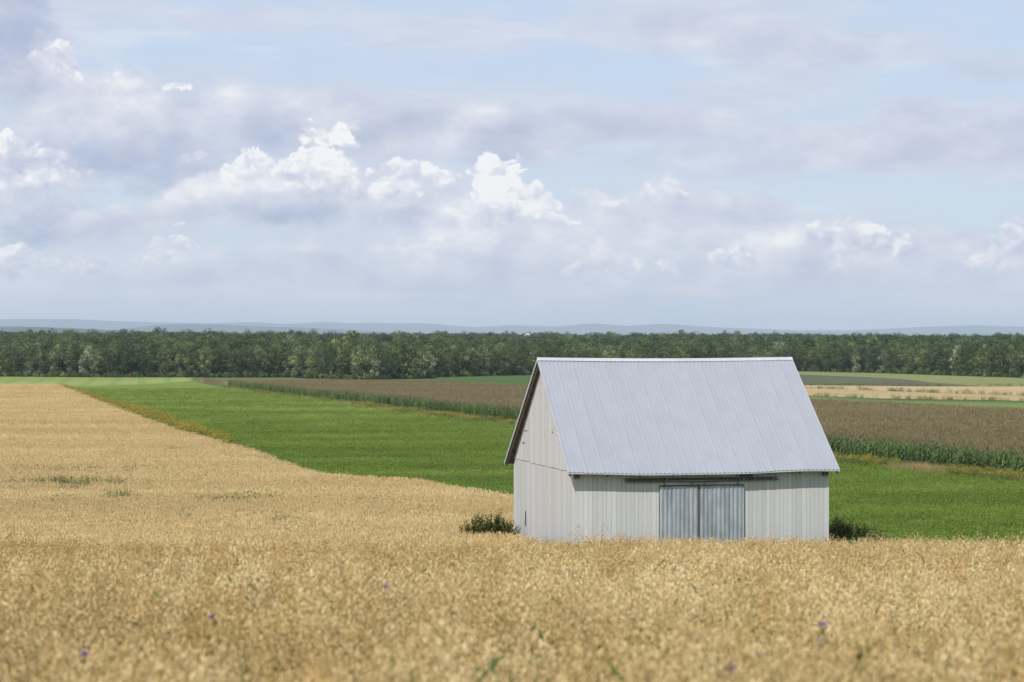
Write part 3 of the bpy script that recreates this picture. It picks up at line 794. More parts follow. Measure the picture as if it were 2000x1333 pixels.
def f_alf(b, k):
    for i in range(46):
        x, y = U_(-.5, .5), U_(-.5, .5); h = U_(.18, .40) * (1 if k < 5 else 1.35)
        for j in range(3):
            g = U_(0, 6.28); o = Vector((math.cos(g), math.sin(g), U_(.1, 1.3))).normalized(); ln = U_(.05, .12)
            p = Vector((x + U_(-.05, .05), y + U_(-.05, .05), h * U_(.45, 1)))
            ribbon(b, [p, p + o * ln * .55, p + o * ln + Vector((0, 0, -.02))], U_(.03, .055), 0, U_(0, 1) * .5 + .5 * p.z / .5)
def maize(b, x, y, far=False, tass=True):
    h = U_(1.75, 2.1); ti0 = U_(0, .6)
    b.tube([(x, y, 0), (x + U_(-.04, .04), y + U_(-.04, .04), h)], [.014, .007], 3, 0, .3, cap=False)
    a0 = U_(0, 6.28)
    for k in range(8 if not far else 5):
        z = h * (.12 + .8 * k / (8 if not far else 5)); a = a0 + k * 3.14 + U_(-.5, .5); o = Vector((math.cos(a), math.sin(a), 0)); ln = U_(.45, .75) * (1 - .35 * abs(z / h - .5))
        p = Vector((x, y, z))
        ribbon(b, [p, p + o * ln * .35 + Vector((0, 0, ln * .50)), p + o * ln * .75 + Vector((0, 0, ln * .48)), p + o * ln * 1.05 + Vector((0, 0, ln * U_(-.1, .25)))], U_(.07, .10), 0, ti0 + U_(0, .4))
    ti = U_(0, 1)
    for k in range(5 if tass else 0):
        a = U_(0, 6.28); r = U_(.02, .13)
        ribbon(b, [(x, y, h - .05), (x + math.cos(a) * r * .6, y + math.sin(a) * r * .6, h + .18), (x + math.cos(a) * r * 1.4, y + math.sin(a) * r * 1.4, h + U_(.26, .38))], .03 if not far else .045, 1, ti)
def f_maize(b, k):
    for i in range(6): maize(b, -.5 + i / 6 + U_(-.04, .04), U_(-.06, .06), tass=U_(0, 1) < (.25 if k < 5 else .8))
def f_maize_far(b, k):
    for r in range(2):
        for i in range(7): maize(b, -.7 + i * .2 + U_(-.05, .05), r * .75 - .37 + U_(-.08, .08), True)
def f_gold(b, k):
    for i in range(22):
        x, y = U_(-.45, .45), U_(-.45, .45); h = U_(.45, .95); ti = U_(0, 1)
        ribbon(b, [(x, y, 0), (x + U_(-.1, .1), y, h)], .02, 0, ti)
        for j in range(7):
            g = U_(0, 6.28); p = Vector((x, y, h * U_(.2, .95))); o = Vector((math.cos(g), math.sin(g), U_(0, .8))) * U_(.08, .16)
            ribbon(b, [p, p + o * .6, p + o], .03, 0, U_(0, 1))
        if k < 2 and i % 2 == 0:
            for j in range(9):
                diamond(b, (x + U_(-.09, .09), y + U_(-.09, .09), h + U_(-.12, .06)), Vector((U_(-1, 1), U_(-1, 1), .5)), U_(.05, .09), .018, 1, U_(0, 1))
def f_dry(b, k):
    for i in range(60):
        x, y = U_(-.4, .4), U_(-.4, .4); h = U_(.35, .95); l = Vector((U_(-.2, .2), U_(-.2, .2), 0))
        ribbon(b, [(x, y, 0), tuple(Vector((x, y, h * .6)) + l * .4), tuple(Vector((x, y, h)) + l)], .014, 0, U_(0, 1))

C_oat = protos('oat_tuft', 10, f_oats, [M_spike, M_straw, M_oatgreen])
C_oatf = protos('distant_oat_tuft', 6, f_oats_far, [M_spikefar, M_straw])
C_alf = protos('alfalfa_tuft', 7, f_alf, [M_alf])
C_mz = protos('maize_row', 7, f_maize, [M_maize, M_tassel])
C_mzf = protos('distant_maize_row', 5, f_maize_far, [M_maize, M_tassel])
C_gold = protos('goldenrod_tuft', 7, f_gold, [M_weed, M_gold])
C_wd = protos('weed_tuft', 3, lambda b, k: f_gold(b, 6), [M_weed, M_gold])
C_dry = protos('dry_grass_tuft', 4, f_dry, [M_dry])

def scatter(name, col, pts, scl=(.85, 1.2), rot=None, idx=None, nk=None, z=0.0, label=None, tiltmax=.12):
    pts = np.asarray(pts); n = len(pts)
    me = bpy.data.meshes.new(name); me.vertices.add(n)
    Z = ground(pts[:, 0], pts[:, 1]) + z
    me.vertices.foreach_set('co', np.column_stack([pts[:, 0], pts[:, 1], Z]).astype(np.float32).ravel())
    def at_(nm, ty, a, f='value'):
        q = me.attributes.new(nm, ty, 'POINT'); q.data.foreach_set(f, a.ravel())
    r = np.zeros((n, 3), np.float32); r[:, 2] = rng.uniform(0, 6.28, n) if rot is None else rot + rng.uniform(-.12, .12, n)
    r[:, 0] = rng.uniform(-tiltmax, tiltmax, n); r[:, 1] = rng.uniform(-tiltmax, tiltmax, n)
    at_('rot', 'FLOAT_VECTOR', r, 'vector')
    s_ = rng.uniform(scl[0], scl[1], n) if not isinstance(scl, np.ndarray) else scl
    at_('scl', 'FLOAT', s_.astype(np.float32))
    k = rng.integers(0, nk or len(col.objects), n) if idx is None else idx
    at_('kind_index', 'INT', k.astype(np.int32))
    o = bpy.data.objects.new(name, me); C.objects.link(o); tag(o, label, kind='stuff')
    g = bpy.data.node_groups.new(name + '_scatter', 'GeometryNodeTree')
    g.interface.new_socket('Geometry', in_out='INPUT', socket_type='NodeSocketGeometry'); g.interface.new_socket('Geometry', in_out='OUTPUT', socket_type='NodeSocketGeometry')
    gi = g.nodes.new('NodeGroupInput'); gout = g.nodes.new('NodeGroupOutput')
    ip = g.nodes.new('GeometryNodeInstanceOnPoints'); ci = g.nodes.new('GeometryNodeCollectionInfo')
    ci.inputs['Collection'].default_value = col; ci.inputs['Separate Children'].default_value = True; ci.inputs['Reset Children'].default_value = True
    def na(nm, ty):
        q = g.nodes.new('GeometryNodeInputNamedAttribute'); q.data_type = ty; q.inputs[0].default_value = nm
        return [s for s in q.outputs if s.enabled and s.name == 'Attribute'][0]
    g.links.new(gi.outputs[0], ip.inputs['Points']); g.links.new(ci.outputs[0], ip.inputs['Instance'])
    ip.inputs['Pick Instance'].default_value = True
    g.links.new(na('kind_index', 'INT'), ip.inputs['Instance Index'])
    g.links.new(na('rot', 'FLOAT_VECTOR'), ip.inputs['Rotation'])
    g.links.new(na('scl', 'FLOAT'), ip.inputs['Scale'])
    g.links.new(ip.outputs[0], gout.inputs[0])
    md = o.modifiers.new('scatter', 'NODES'); md.node_group = g
    return o
def sample(d0, d1, rho, margin=8.0, wide=.23, xlim=(-1e9, 1e9)):
    """random points between two distances, rho(d) per square metre, a little wider than the view"""
    e = np.geomspace(d0, d1, 200); out = []
    for a, b_ in zip(e[:-1], e[1:]):
        hw = wide * b_ + margin; x0, x1 = max(-hw, xlim[0]), min(hw, xlim[1])
        if x1 <= x0: continue
        n = rng.poisson((x1 - x0) * (b_ - a) * rho((a + b_) / 2))
        out.append(np.column_stack([rng.uniform(x0, x1, n), rng.uniform(a, b_, n)]))
    return np.concatenate(out)
def keep(P_, m_): return P_[m_]
BW = lambda P_, m=.4: ((lambda a, b_: (a > -m) & (a < L_ + m) & (b_ > -m) & (b_ < D_ + m))((P_[:, 0] - BA.x) * bu.x + (P_[:, 1] - BA.y) * bu.y, (P_[:, 0] - BA.x) * bv.x + (P_[:, 1] - BA.y) * bv.y))

# the field in front, every tuft of it standing
P_ = sample(7.0, 76, lambda d_: 7.2 if d_ > 30 else 5.2 + 2.0 * max(0, d_ - 12) / 18, margin=5, wide=.23)
g_ = mnoise
gn = np.array([mnoise.noise(Vector((x * .35, y * .12, 3.3))) for x, y in P_])
green = rng.random(len(P_)) < np.clip(.12 + .42 * gn + .16 * np.clip((22 - P_[:, 1]) / 12, 0, 1), .01, .5)
idx = np.where(green, rng.integers(8, 10, len(P_)), rng.integers(0, 8, len(P_)))
sc_ = rng.uniform(.84, 1.10, len(P_)) + .17 * np.array([mnoise.noise(Vector((x * 1.7, y * 1.0, 5.1))) for x, y in P_])
tall = rng.random(len(P_)) < .03; sc_[tall] *= 1.16
scatter('oats', C_oat, P_, sc_, idx=idx, label='ripe golden oats of the near field with drooping heads')
W_ = sample(9, 70, lambda d_: .22, 1.6, .19)
scatter('weeds', C_wd, W_, (.85, 1.12), label='scattered green weeds among the near oats')
P_ = sample(76, 900, lambda d_: .9 if d_ < 132 else (3.4 if d_ < 200 else max(3.4 * (200 / d_) ** 1.7, .12)), 8)
P_ = keep(P_, (P_[:, 1] < dint(d_oat, P_[:, 0], P_[:, 1]) - .3) & ~BW(P_, 1.0))
scatter('oats', C_oatf, P_, np.clip(.85 + P_[:, 1] / 900, .85, 1.5) * rng.uniform(.85, 1.12, len(P_)), z=0.0, label='ripe oats beyond the brow of the hill')
print('far oats', len(P_))
# alfalfa
P_ = sample(118, 800, lambda d_: 3.0 if d_ < 200 else max(3.0 * (200 / d_) ** 1.8, .10), 8)
dO = dint(d_oat, P_[:, 0], P_[:, 1]); dH = dint(d_hay, P_[:, 0], P_[:, 1]); pxx = 1000 + FPX * P_[:, 0] / P_[:, 1]
P_ = keep(P_, (P_[:, 1] > dO + .1) & (P_[:, 1] < dH) & (pxx > 118) & ~BW(P_, .3))
scatter('alfalfa', C_alf, P_, np.clip(.8 + P_[:, 1] / 700, .9, 1.6) * rng.uniform(.8, 1.15, len(P_)), label='thick green hay crop'); print('alfalfa', len(P_))
# maize: full plants along the edge, tops behind
crow = math.atan2(240.0 - 420, 30 - -1)     # not used for the near edge, rows follow it
P_ = sample(180, 900, lambda d_: 1.35 if d_ < 420 else 1.35 * (420 / d_) ** 1.8, 10)
dc = dint(d_corn, P_[:, 0], P_[:, 1]); cf = dint(d_cornf, P_[:, 0], P_[:, 1]); pxx = 1000 + FPX * P_[:, 0] / P_[:, 1]
inn = (P_[:, 1] > dc) & (P_[:, 1] < cf) & (pxx > 384)
edge = inn & (P_[:, 1] < dc + 13)
Q_ = sample(180, 900, lambda d_: 2.6, 10); qc = dint(d_corn, Q_[:, 0], Q_[:, 1]); qx = 1000 + FPX * Q_[:, 0] / Q_[:, 1]
Q_ = Q_[(Q_[:, 1] > qc) & (Q_[:, 1] < qc + 15) & (Q_[:, 1] < dint(d_cornf, Q_[:, 0], Q_[:, 1])) & (qx > 384)]
scatter('maize', C_mz, Q_, (.80, 1.12), rot=-.75, label='maize plants on the field edge'); print('corn edge', edge.sum())
B_ = P_[inn & (P_[:, 1] >= dc + 13) & (P_[:, 1] < dc + 45) & (rng.random(len(P_)) < np.clip((dc + 50 - P_[:, 1]) / 40, 0, 1))]
scatter('maize', C_mz, B_, (.9, 1.1), rot=-.75, idx=rng.integers(3, 7, len(B_)), label='leafy maize a little way into the field')
Pb = P_[inn & ~edge]; Pb = Pb[rng.random(len(Pb)) < .75]
scatter('maize', C_mzf, Pb, np.clip(.95 + 0 * Pb[:, 1], .9, 1.4) * rng.uniform(.9, 1.1, len(Pb)), rot=-.75, label='tasselled maize'); print('corn', len(Pb))
# rough margin between the hay and the maize
P_ = sample(180, 900, lambda d_: 6.0 * min(1, (280 / d_) ** 1.0), 8)
dc = dint(d_corn, P_[:, 0], P_[:, 1]); dH = dint(d_hay, P_[:, 0], P_[:, 1]); pxx = 1000 + FPX * P_[:, 0] / P_[:, 1]
mg = (P_[:, 1] > dH - 1.5) & (P_[:, 1] < dc + .6) & (pxx > 384)
P_ = P_[mg]; nn = np.array([mnoise.noise(Vector((x * .12, y * .05, 9))) for x, y in P_]) + rng.uniform(-.35, .35, len(P_))
dry = nn > .08
scatter('goldenrod', C_gold, P_[~dry], (.65, 1.15), label='goldenrod and weeds along the maize'); scatter('dry_grass', C_dry, P_[dry], (.6, 1.05), label='dry grass along the maize')
print('margin', len(P_))
# ragged weed lines between the far strips
for nm, dl, sc2, rho in (('weed_line', d_w + 1.5, (.8, 1.6), 1.6), ('weed_line', d_b - 2, (.8, 1.5), 1.2), ('weed_line', d_t + 2, (.8, 1.6), .8), ('weed_line', d_cornf + 2, (.8, 1.5), 1.0)):
    n = int(150 * rho); px_ = rng.uniform(1450, 2300, n); k_ = np.array([mnoise.noise(Vector((x * .02, 3, nm.__len__()))) for x in px_]) > -.25
    px_ = px_[k_]; dd_ = np.interp(px_, PXC, dl) + rng.uniform(-2.5, 2.5, len(px_))
    scatter(nm, C_gold, np.column_stack([(px_ - 1000) / FPX * dd_, dd_]), sc2, label='ragged line of weeds between the far field strips')
# weedy strip between the oats and the hay
P_ = sample(240, 800, lambda d_: 4.2, 4, xlim=(-150, -20)); dO = dint(d_oat, P_[:, 0], P_[:, 1]); pxx = 1000 + FPX * P_[:, 0] / P_[:, 1]
wdt_ = np.interp(pxx, [112, 160, 300, 380, 430, 470], [10, 26, 34, 30, 10, 0])
ms = (P_[:, 1] > dO - 1.0) & (P_[:, 1] < dO + wdt_) & (pxx > 112) & (pxx < 470)
P_ = P_[ms]; k_ = rng.random(len(P_)) < .25
scatter('goldenrod', C_gold, P_[~k_], (1.3, 2.0), nk=4, label='goldenrod between the oats and the hay'); scatter('dry_grass', C_dry, P_[k_], (.6, 1.0), label='dry grass between the oats and the hay')
# green weeds showing in the far oats
wp = []
for cx, cy, rx, ry, n in ((120, 950, 95, 4, 150), (230, 949, 90, 2.5, 60), (140, 958, 12, 2, 14), (160, 925, 130, 3, 70), (225, 977, 26, 3, 26), (250, 975, 14, 2, 10), (443, 983, 32, 3, 30), (500, 977, 30, 3, 14),
                          (342, 884, 14, 1.6, 16), (440, 889, 4, 1, 4), (518, 902, 16, 1.5, 14), (560, 906, 10, 1.5, 8), (368, 1015, 3, 2, 3), (550, 1020, 20, 3, 8), (735, 985, 20, 3, 6), (90, 985, 60, 3, 6), (400, 940, 90, 2, 12)):
    for i in range(n):
        px_, py_ = rng.normal(cx, rx * .55), rng.normal(cy, ry * .6)
        v = at(px_, py_, .75); wp.append((v.x, v.y))
wp = np.array(wp)
scatter('weeds', C_wd, wp, (1.2, 1.6), label='green weed patches in the oats')
# low weeds at the barn foot
q_ = rng.uniform(0, 1, (130, 2)); e_ = [(BA + bu * (L_ + .2 + 3.2 * a) + bv * (-.5 + 4 * b_)) for a, b_ in q_]
scatter('weeds', C_wd, [(v.x, v.y) for v in e_], (.6, 1.3), label='rank weeds in the shade of the barn')
q_ = rng.uniform(0, 1, (160, 2)); e_ = [(BA + bu * (-1 + (L_ + 2) * a) + bv * (-.2 - 1.8 * b_)) for a, b_ in q_]
scatter('dry_grass', C_dry, [(v.x, v.y) for v in e_], (.5, 1.0), label='dry grass in front of the barn')

# ------------------------------------------------------------------ woods
def crown_mat(name, c0, c1, c2, hue=.06):
    m_, t, out = material(name)
    ti = tintn(t); r = orand(t); p = wpos(t)
    n_ = t.noise(scaled(t, p, .03, .03, .03), 1, 3, .6)
    f = t.m('ADD', t.m('MULTIPLY', ti, .55), t.m('ADD', t.m('MULTIPLY', r, .60), t.m('MULTIPLY', t.m('SUBTRACT', n_, .5), .5)))
    c = t.mix(t.ramp(f, .2, .75, smooth=False), c0, c1); c = t.mix(t.ramp(f, .62, 1.05), c, c2)
    principled(t, out, c, .65, spec=.25, transl=.22)
    return m_
M_crown = crown_mat('broad_leaves', (.036, .060, .020), (.10, .14, .042), (.23, .26, .10))
M_crownd = crown_mat('dark_needles', (.018, .036, .016), (.03, .055, .022), (.05, .075, .035))
M_crownp = crown_mat('silvery_leaves', (.06, .09, .035), (.15, .19, .09), (.34, .38, .24))
M_bark, t, out = material('bark')
n_ = t.noise(scaled(t, wpos(t), 3, 3, .6), 2, 4, .6)
principled(t, out, t.mix(n_, (.04, .033, .027), (.09, .08, .065)), .9, bump=n_)
M_pale, t, out = material('pale_dead_wood')
n_ = t.noise(scaled(t, wpos(t), 3, 3, .6), 2, 4, .6)
principled(t, out, t.mix(n_, (.30, .28, .25), (.50, .47, .43)), .8, bump=n_)

rt = random.Random(21)
def leafquad(b, p, n, s, ti):
    a = n.orthogonal().normalized(); q = n.cross(a); g = rt.uniform(0, 6.28)
    e1 = (a * math.cos(g) + q * math.sin(g)) * s; e2 = (q * math.cos(g) - a * math.sin(g)) * s * rt.uniform(.55, .9)
    b.poly([tuple(p - e1), tuple(p + e2 * .7 + n * s * .15), tuple(p + e1), tuple(p - e2 * .7 + n * s * .15)], 0, ti)
def broad(h, w, base, nclump, dens, leaf, top=1.0):
    """crown: leaf-sized faces gathered in clumps, gaps left between"""
    b = Buf(); hc = h - base; cl = []
    for k in range(nclump):
        for _ in range(30):
            u = rt.uniform(0, 1); prof_ = math.sin(math.pi * min(1, (.12 + u * .88)) ** (1.15 * top)) ** .6
            a = rt.uniform(0, 6.28); r = w / 2 * prof_ * math.sqrt(rt.uniform(.15, 1)) * .78
            p = Vector((math.cos(a) * r, math.sin(a) * r, base + hc * (.06 + .86 * u)))
            if all((p - c[0]).length > (c[1]) * .75 for c in cl): break
        R_ = w * rt.uniform(.15, .25)
        cl.append((p, R_))
        tone = rt.uniform(-.1, .85)
        for i in range(dens):
            d_ = Vector((rt.gauss(0, 1), rt.gauss(0, 1), rt.gauss(.25, 1))).normalized()
            pp = p + Vector((d_.x, d_.y, d_.z * .8)) * R_ * rt.uniform(.6, 1.12)
            n = (d_ + Vector((rt.uniform(-.45, .45), rt.uniform(-.45, .45), rt.uniform(-.3, .5)))).normalized()
            leafquad(b, pp, n, leaf * rt.uniform(.6, 1.25), min(1, tone + rt.uniform(0, .14)))
    return b, cl
def conifer(h, w, base):
    b = Buf(); lv = int(h * 1.7)
    for k in range(lv):
        z = base + (h - base) * k / lv; r = w / 2 * (1 - k / lv) ** .85 + .15; n = max(5, int(r * 7))
        for j in range(n):
            a = j * math.tau / n + rt.uniform(-.3, .3); rr = r * rt.uniform(.7, 1.1); o = Vector((math.cos(a), math.sin(a), 0)); sd = Vector((-o.y, o.x, 0)) * rr * .28
            p0 = Vector((0, 0, z + .25)); p1 = o * rr + Vector((0, 0, z - .35 * rr)); m_ = o * rr * .55 + Vector((0, 0, z + .02))
            ti = rt.uniform(0, 1)
            b.poly([tuple(p0), tuple(m_ - sd), tuple(p1), tuple(m_ + sd)], 0, ti)
            b.poly([tuple(m_), tuple(m_ + o * rr * .2 + Vector((0, 0, -.4))), tuple(p1 + Vector((0, 0, -.3)))], 0, ti)
    return b
def trunk(h, cl, r0, mat=None):
    b = Buf(); pts = [(0, 0, -.4), (.05 * h * rt.uniform(-.3, .3), 0, h * .3), (.03 * h * rt.uniform(-1, 1), .02 * h, h * .6), (0, 0, h * .85)]
    b.tube(pts, [r0, r0 * .8, r0 * .5, r0 * .12], 7)
    for p, R_ in cl[:8]:
        z = max(h * .2, p.z - p.xy.length * .9); b.tube([(0, 0, z), tuple(p * .55 + Vector((0, 0, z * .45 + .2))), tuple(p)], [r0 * .35, r0 * .22, r0 * .08], 5, cap=False)
    return b
kinds = []       # (crown mesh, trunk mesh, words)
def mk(name, b, cl, h, r0, cm, words):
    kinds.append((b.mesh('crown', cm), trunk(h, cl, r0).mesh('trunk', M_bark), words, h))
for spec in ((12.5, 8.8, .6, 22, 62, .36, 'rounded mid green tree'), (13.5, 7.6, .6, 20, 62, .36, 'tall oval green tree'), (11.5, 9.6, .4, 24, 60, .37, 'broad spreading green tree'),
             (13.2, 6.4, .6, 18, 60, .33, 'narrow green tree'), (12, 8.4, .5, 20, 60, .35, 'bushy green tree'), (10, 7.6, .2, 18, 60, .33, 'low dense green tree')):
    h, w_, bs, nc, dn, lf, words = spec; b, cl = broad(h, w_, bs, nc, dn, lf); mk('t', b, cl, h, .22, M_crown, words)
b, cl = broad(12.5, 6.5, 1.0, 22, 46, .30); mk('t', b, cl, 12.5, .2, M_crownp, 'silvery green poplar')
b, cl = broad(9.5, 5.5, .3, 18, 48, .28); mk('t', b, cl, 9.5, .2, M_crownp, 'small pale leaved tree')
mk('t', conifer(12.5, 4.6, .5), [], 12.5, .2, M_crownd, 'dark spruce')
mk('t', conifer(9, 4.4, .2), [], 9, .2, M_crownd, 'small dark spruce')
def plant_tree(k, x, y, sc, label, group, name=None):
    cm, tm, words, h = kinds[k]
    e = bpy.data.objects.new(name or ('spruce_tree' if k >= 8 else 'broadleaf_tree'), None); C.objects.link(e)
    e.location = (x, y, float(ground(x, y))); e.rotation_euler = (0, 0, rt.uniform(0, 6.28)); e.empty_display_size = 1
    sx = sc * rt.uniform(.9, 1.15); e.scale = (sx, sx, sc)
    tag(e, label, 'tree', group)
    for nm, me in (('trunk', tm), ('crown', cm)): link(bpy.data.objects.new(nm, me), e)
    return e
def forest_px(px): return float(np.interp(px, PXC, d_for))
pool = [0, 1, 2, 3, 4, 5, 0, 1, 2, 4, 3, 6, 7, 8, 9, 6]
def ordinal(n):
    ones = ['', 'first', 'second', 'third', 'fourth', 'fifth', 'sixth', 'seventh', 'eighth', 'ninth', 'tenth', 'eleventh', 'twelfth', 'thirteenth', 'fourteenth', 'fifteenth', 'sixteenth', 'seventeenth', 'eighteenth', 'nineteenth']
    tens = ['', '', 'twenty', 'thirty', 'forty', 'fifty', 'sixty', 'seventy', 'eighty', 'ninety']
    tord = ['', '', 'twentieth', 'thirtieth', 'fortieth', 'fiftieth', 'sixtieth', 'seventieth', 'eightieth', 'ninetieth']
    if n < 20: return ones[n]
    return tord[n // 10] if n % 10 == 0 else tens[n // 10] + '-' + ones[n % 10]
def behind(px):
    if px < 380: return 'beyond the mown meadow'
    if px < 850: return 'beyond the brown maize'
    if px < 1040: return 'beyond the dark bean field'
    if px < 1560: return 'behind the barn roof'
    return 'right of the barn'
nt = 0
for row in range(4):
    px = 4.0 if row == 0 else -12.0 + 11 * row; n_in_row = 0
    while px < 2006:
        d_ = forest_px(px) + 3 + row * 6.5 + rt.uniform(-1.6, 1.6)
        x = (px - 1000) / FPX * d_; k = rt.choice(pool)
        if row == 0 and 575 < px < 640: k = 6
        sc = rt.uniform(.84, 1.06) if row == 0 else rt.uniform(.92, 1.10)
        if row > 1: k = k if k not in (5, 7, 9) else 1
        n_in_row += 1
        if row == 0:
            lab = f'{kinds[k][2]} in the front row of the woods, {ordinal(n_in_row)} from the left'
            grp = 'trees along the edge of the woods'
        else:
            lab = f"{kinds[k][2]} in the {('second', 'third', 'fourth')[row - 1]} rank, {behind(px)}"
            grp = f"{kinds[k][2]}s in the {('second', 'third', 'fourth')[row - 1]} rank of the woods {behind(px)}"
        plant_tree(k, x, d_, sc, lab, grp); nt += 1
        px += rt.uniform(22, 31) if row == 0 else rt.uniform(24, 33)
print('trees', nt)
# crowns standing proud of the skyline
for px, ytop, d_, k, lab in ((96, 642, 1500, 4, 'leafy tree rising above the skyline of the woods at the far left'), (150, 641.5, 1620, 8, 'pointed dark tree on the skyline, left of the big round one'), (178, 642, 1560, 4, 'round dark tree on the skyline beside the yellowish crowns'),
                           (408, 642.5, 1900, 2, 'large round tree rising highest on the left skyline of the woods'), (590, 646, 1900, 4, 'rounded tree on the skyline above the hazy hills, left of its twin'), (612, 644, 1950, 2, 'broad clump tree on the skyline, right of its twin'),
                           (1086, 649, 1800, 0, 'small round tree on the skyline just above the left end of the barn ridge'), (1290, 652, 1900, 2, 'low broad tree on the skyline over the middle of the barn'), (1680, 654, 1800, 2, 'broad dark tree on the skyline right of the barn'),
                           (1770, 655, 1500, 8, 'small spruce tip on the skyline right of the barn'), (1818, 652, 1420, 8, 'tallest pointed spruce on the right skyline'), (1843, 655, 1500, 2, 'rounded tree on the skyline just right of the tallest spruce'),
                           (1862, 654, 1480, 4, 'bushy tree on the right skyline between two spruces'), (1886, 653.5, 1420, 8, 'second pointed spruce on the right skyline'), (1930, 656, 1450, 3, 'narrow tree on the skyline near the right edge')):
    x = (px - 1000) / FPX * d_; g0 = float(ground(x, d_)); h = EYE - (ytop - HZ) / FPX * d_ - g0
    e = plant_tree(k, x, d_, h / kinds[k][3], lab, None)
    e.scale = (min(1.5, h / kinds[k][3]) * (.8 if k >= 8 else 1.0),) * 2 + (h / kinds[k][3],)
# dead trunks
def dead(px0, y0, px1, y1, d_, lab):
    e = empty('dead_tree', ((px0 - 1000) / FPX * d_, d_, float(ground((px0 - 1000) / FPX * d_, d_)))); tag(e, lab, 'dead tree')
    z0 = EYE - (y0 - HZ) / FPX * d_ - e.location.z; z1 = EYE - (y1 - HZ) / FPX * d_ - e.location.z; dx_ = (px1 - px0) / FPX * d_
    b = Buf(); b.tube([(0, 0, -.3), (dx_ * .1, 0, max(z0, .1)), (dx_ * .6, .1, z0 * .4 + z1 * .6), (dx_, 0, z1)], [.17, .15, .11, .05], 7); b.obj('trunk', M_pale, e)
    for s_ in (.55, .7, .82, .9):
        b = Buf(); p = Vector((dx_ * s_, 0, z1 * s_)); b.tube([tuple(p), tuple(p + Vector((rt.choice((-1, 1)) * .9, -.3, .7)))], [.07, .02], 5); b.obj('branch', M_pale, e)
dead(99, 734, 100, 682, forest_px(99) + 4.0, 'bare white dead trunk standing upright at the edge of the woods above the meadow')
dead(640, 735, 668, 684, forest_px(650) + 6.0, 'pale dead trunk leaning to the right in the woods behind the maize')
# the woods behind as one mass
C_tree = bpy.data.collections.new('wood_kinds')
for k, (cm, tm, words, h) in enumerate(kinds[:9]):
    C_tree.objects.link(bpy.data.objects.new('crown', cm))
e_ = np.geomspace(1130, 3400, 240); out_ = []
for a, b_ in zip(e_[:-1], e_[1:]):
    hw = .28 * b_ + 20; n = rng.poisson(2 * hw * (b_ - a) / (30 if a < 1500 else 30 * (a / 1500) ** 1.5)); out_.append(np.column_stack([rng.uniform(-hw, hw, n), rng.uniform(a, b_, n)]))
P_ = np.concatenate(out_)
px_ = 1000 + FPX * P_[:, 0] / P_[:, 1]
fd = np.interp(px_, PXC, d_for); inside = (px_ > 0) & (px_ < 2006)
P_ = P_[P_[:, 1] > fd + np.where(inside, 29, 4)]
hn_ = np.array([mnoise.noise(Vector((x * .012, y * .006, 1.7))) for x, y in P_])
scatter('woods', C_tree, P_, (rng.uniform(.84, 1.16, len(P_)) + .28 * hn_ + .20 * (rng.random(len(P_)) < .05)), idx=rng.choice([0, 1, 2, 3, 4, 5, 0, 1, 2, 4, 6, 8, 3], len(P_)), label='dense woods behind the first rows of trees', tiltmax=.03)
print('woods', len(P_))
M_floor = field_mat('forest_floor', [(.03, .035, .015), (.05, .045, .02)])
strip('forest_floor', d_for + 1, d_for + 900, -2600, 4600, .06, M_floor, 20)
# low brush along the foot of the trees
C_br = bpy.data.collections.new('brush_kinds')
for k in range(4):
    b, cl = broad(2.4, 3.0, 0, 9, 40, .22); b.obj('brush', M_crown, coll=C_br)
px_ = rng.uniform(-500, 2500, 900); fd = np.interp(px_, PXC, d_for) + rng.uniform(-2, 3, 900)
scatter('undergrowth', C_br, np.column_stack([(px_ - 1000) / FPX * fd, fd]), (.4, 1.0), label='low green brush at the foot of the woods')

# a white gable just showing over the woods
d_ = 2500; x = (1030 - 1000) / FPX * d_; g0 = float(ground(x, d_)); zt = EYE - (651 - HZ) / FPX * d_ - g0
e = empty('farm_building', (x, d_, g0)); tag(e, 'tiny white roof tip showing over the woods above the left end of the barn', 'building')
M_wh, t, out = material('white_sheet_metal'); principled(t, out, (.75, .75, .75), .4)
b = Buf(); b.box(-2.4, 2.4, -4, 4, -.2, zt - 1.7); b.obj('wall', M_wh, e)
b = Buf(); b.add([(-2.6, -4.2, zt - 1.7), (2.6, -4.2, zt - 1.7), (.4, -4.2, zt), (-2.6, 4.2, zt - 1.7), (2.6, 4.2, zt - 1.7), (.4, 4.2, zt)], [(0, 1, 2), (5, 4, 3), (0, 2, 5, 3), (1, 4, 5, 2), (0, 3, 4, 1)]); b.obj('roof', M_wh, e)

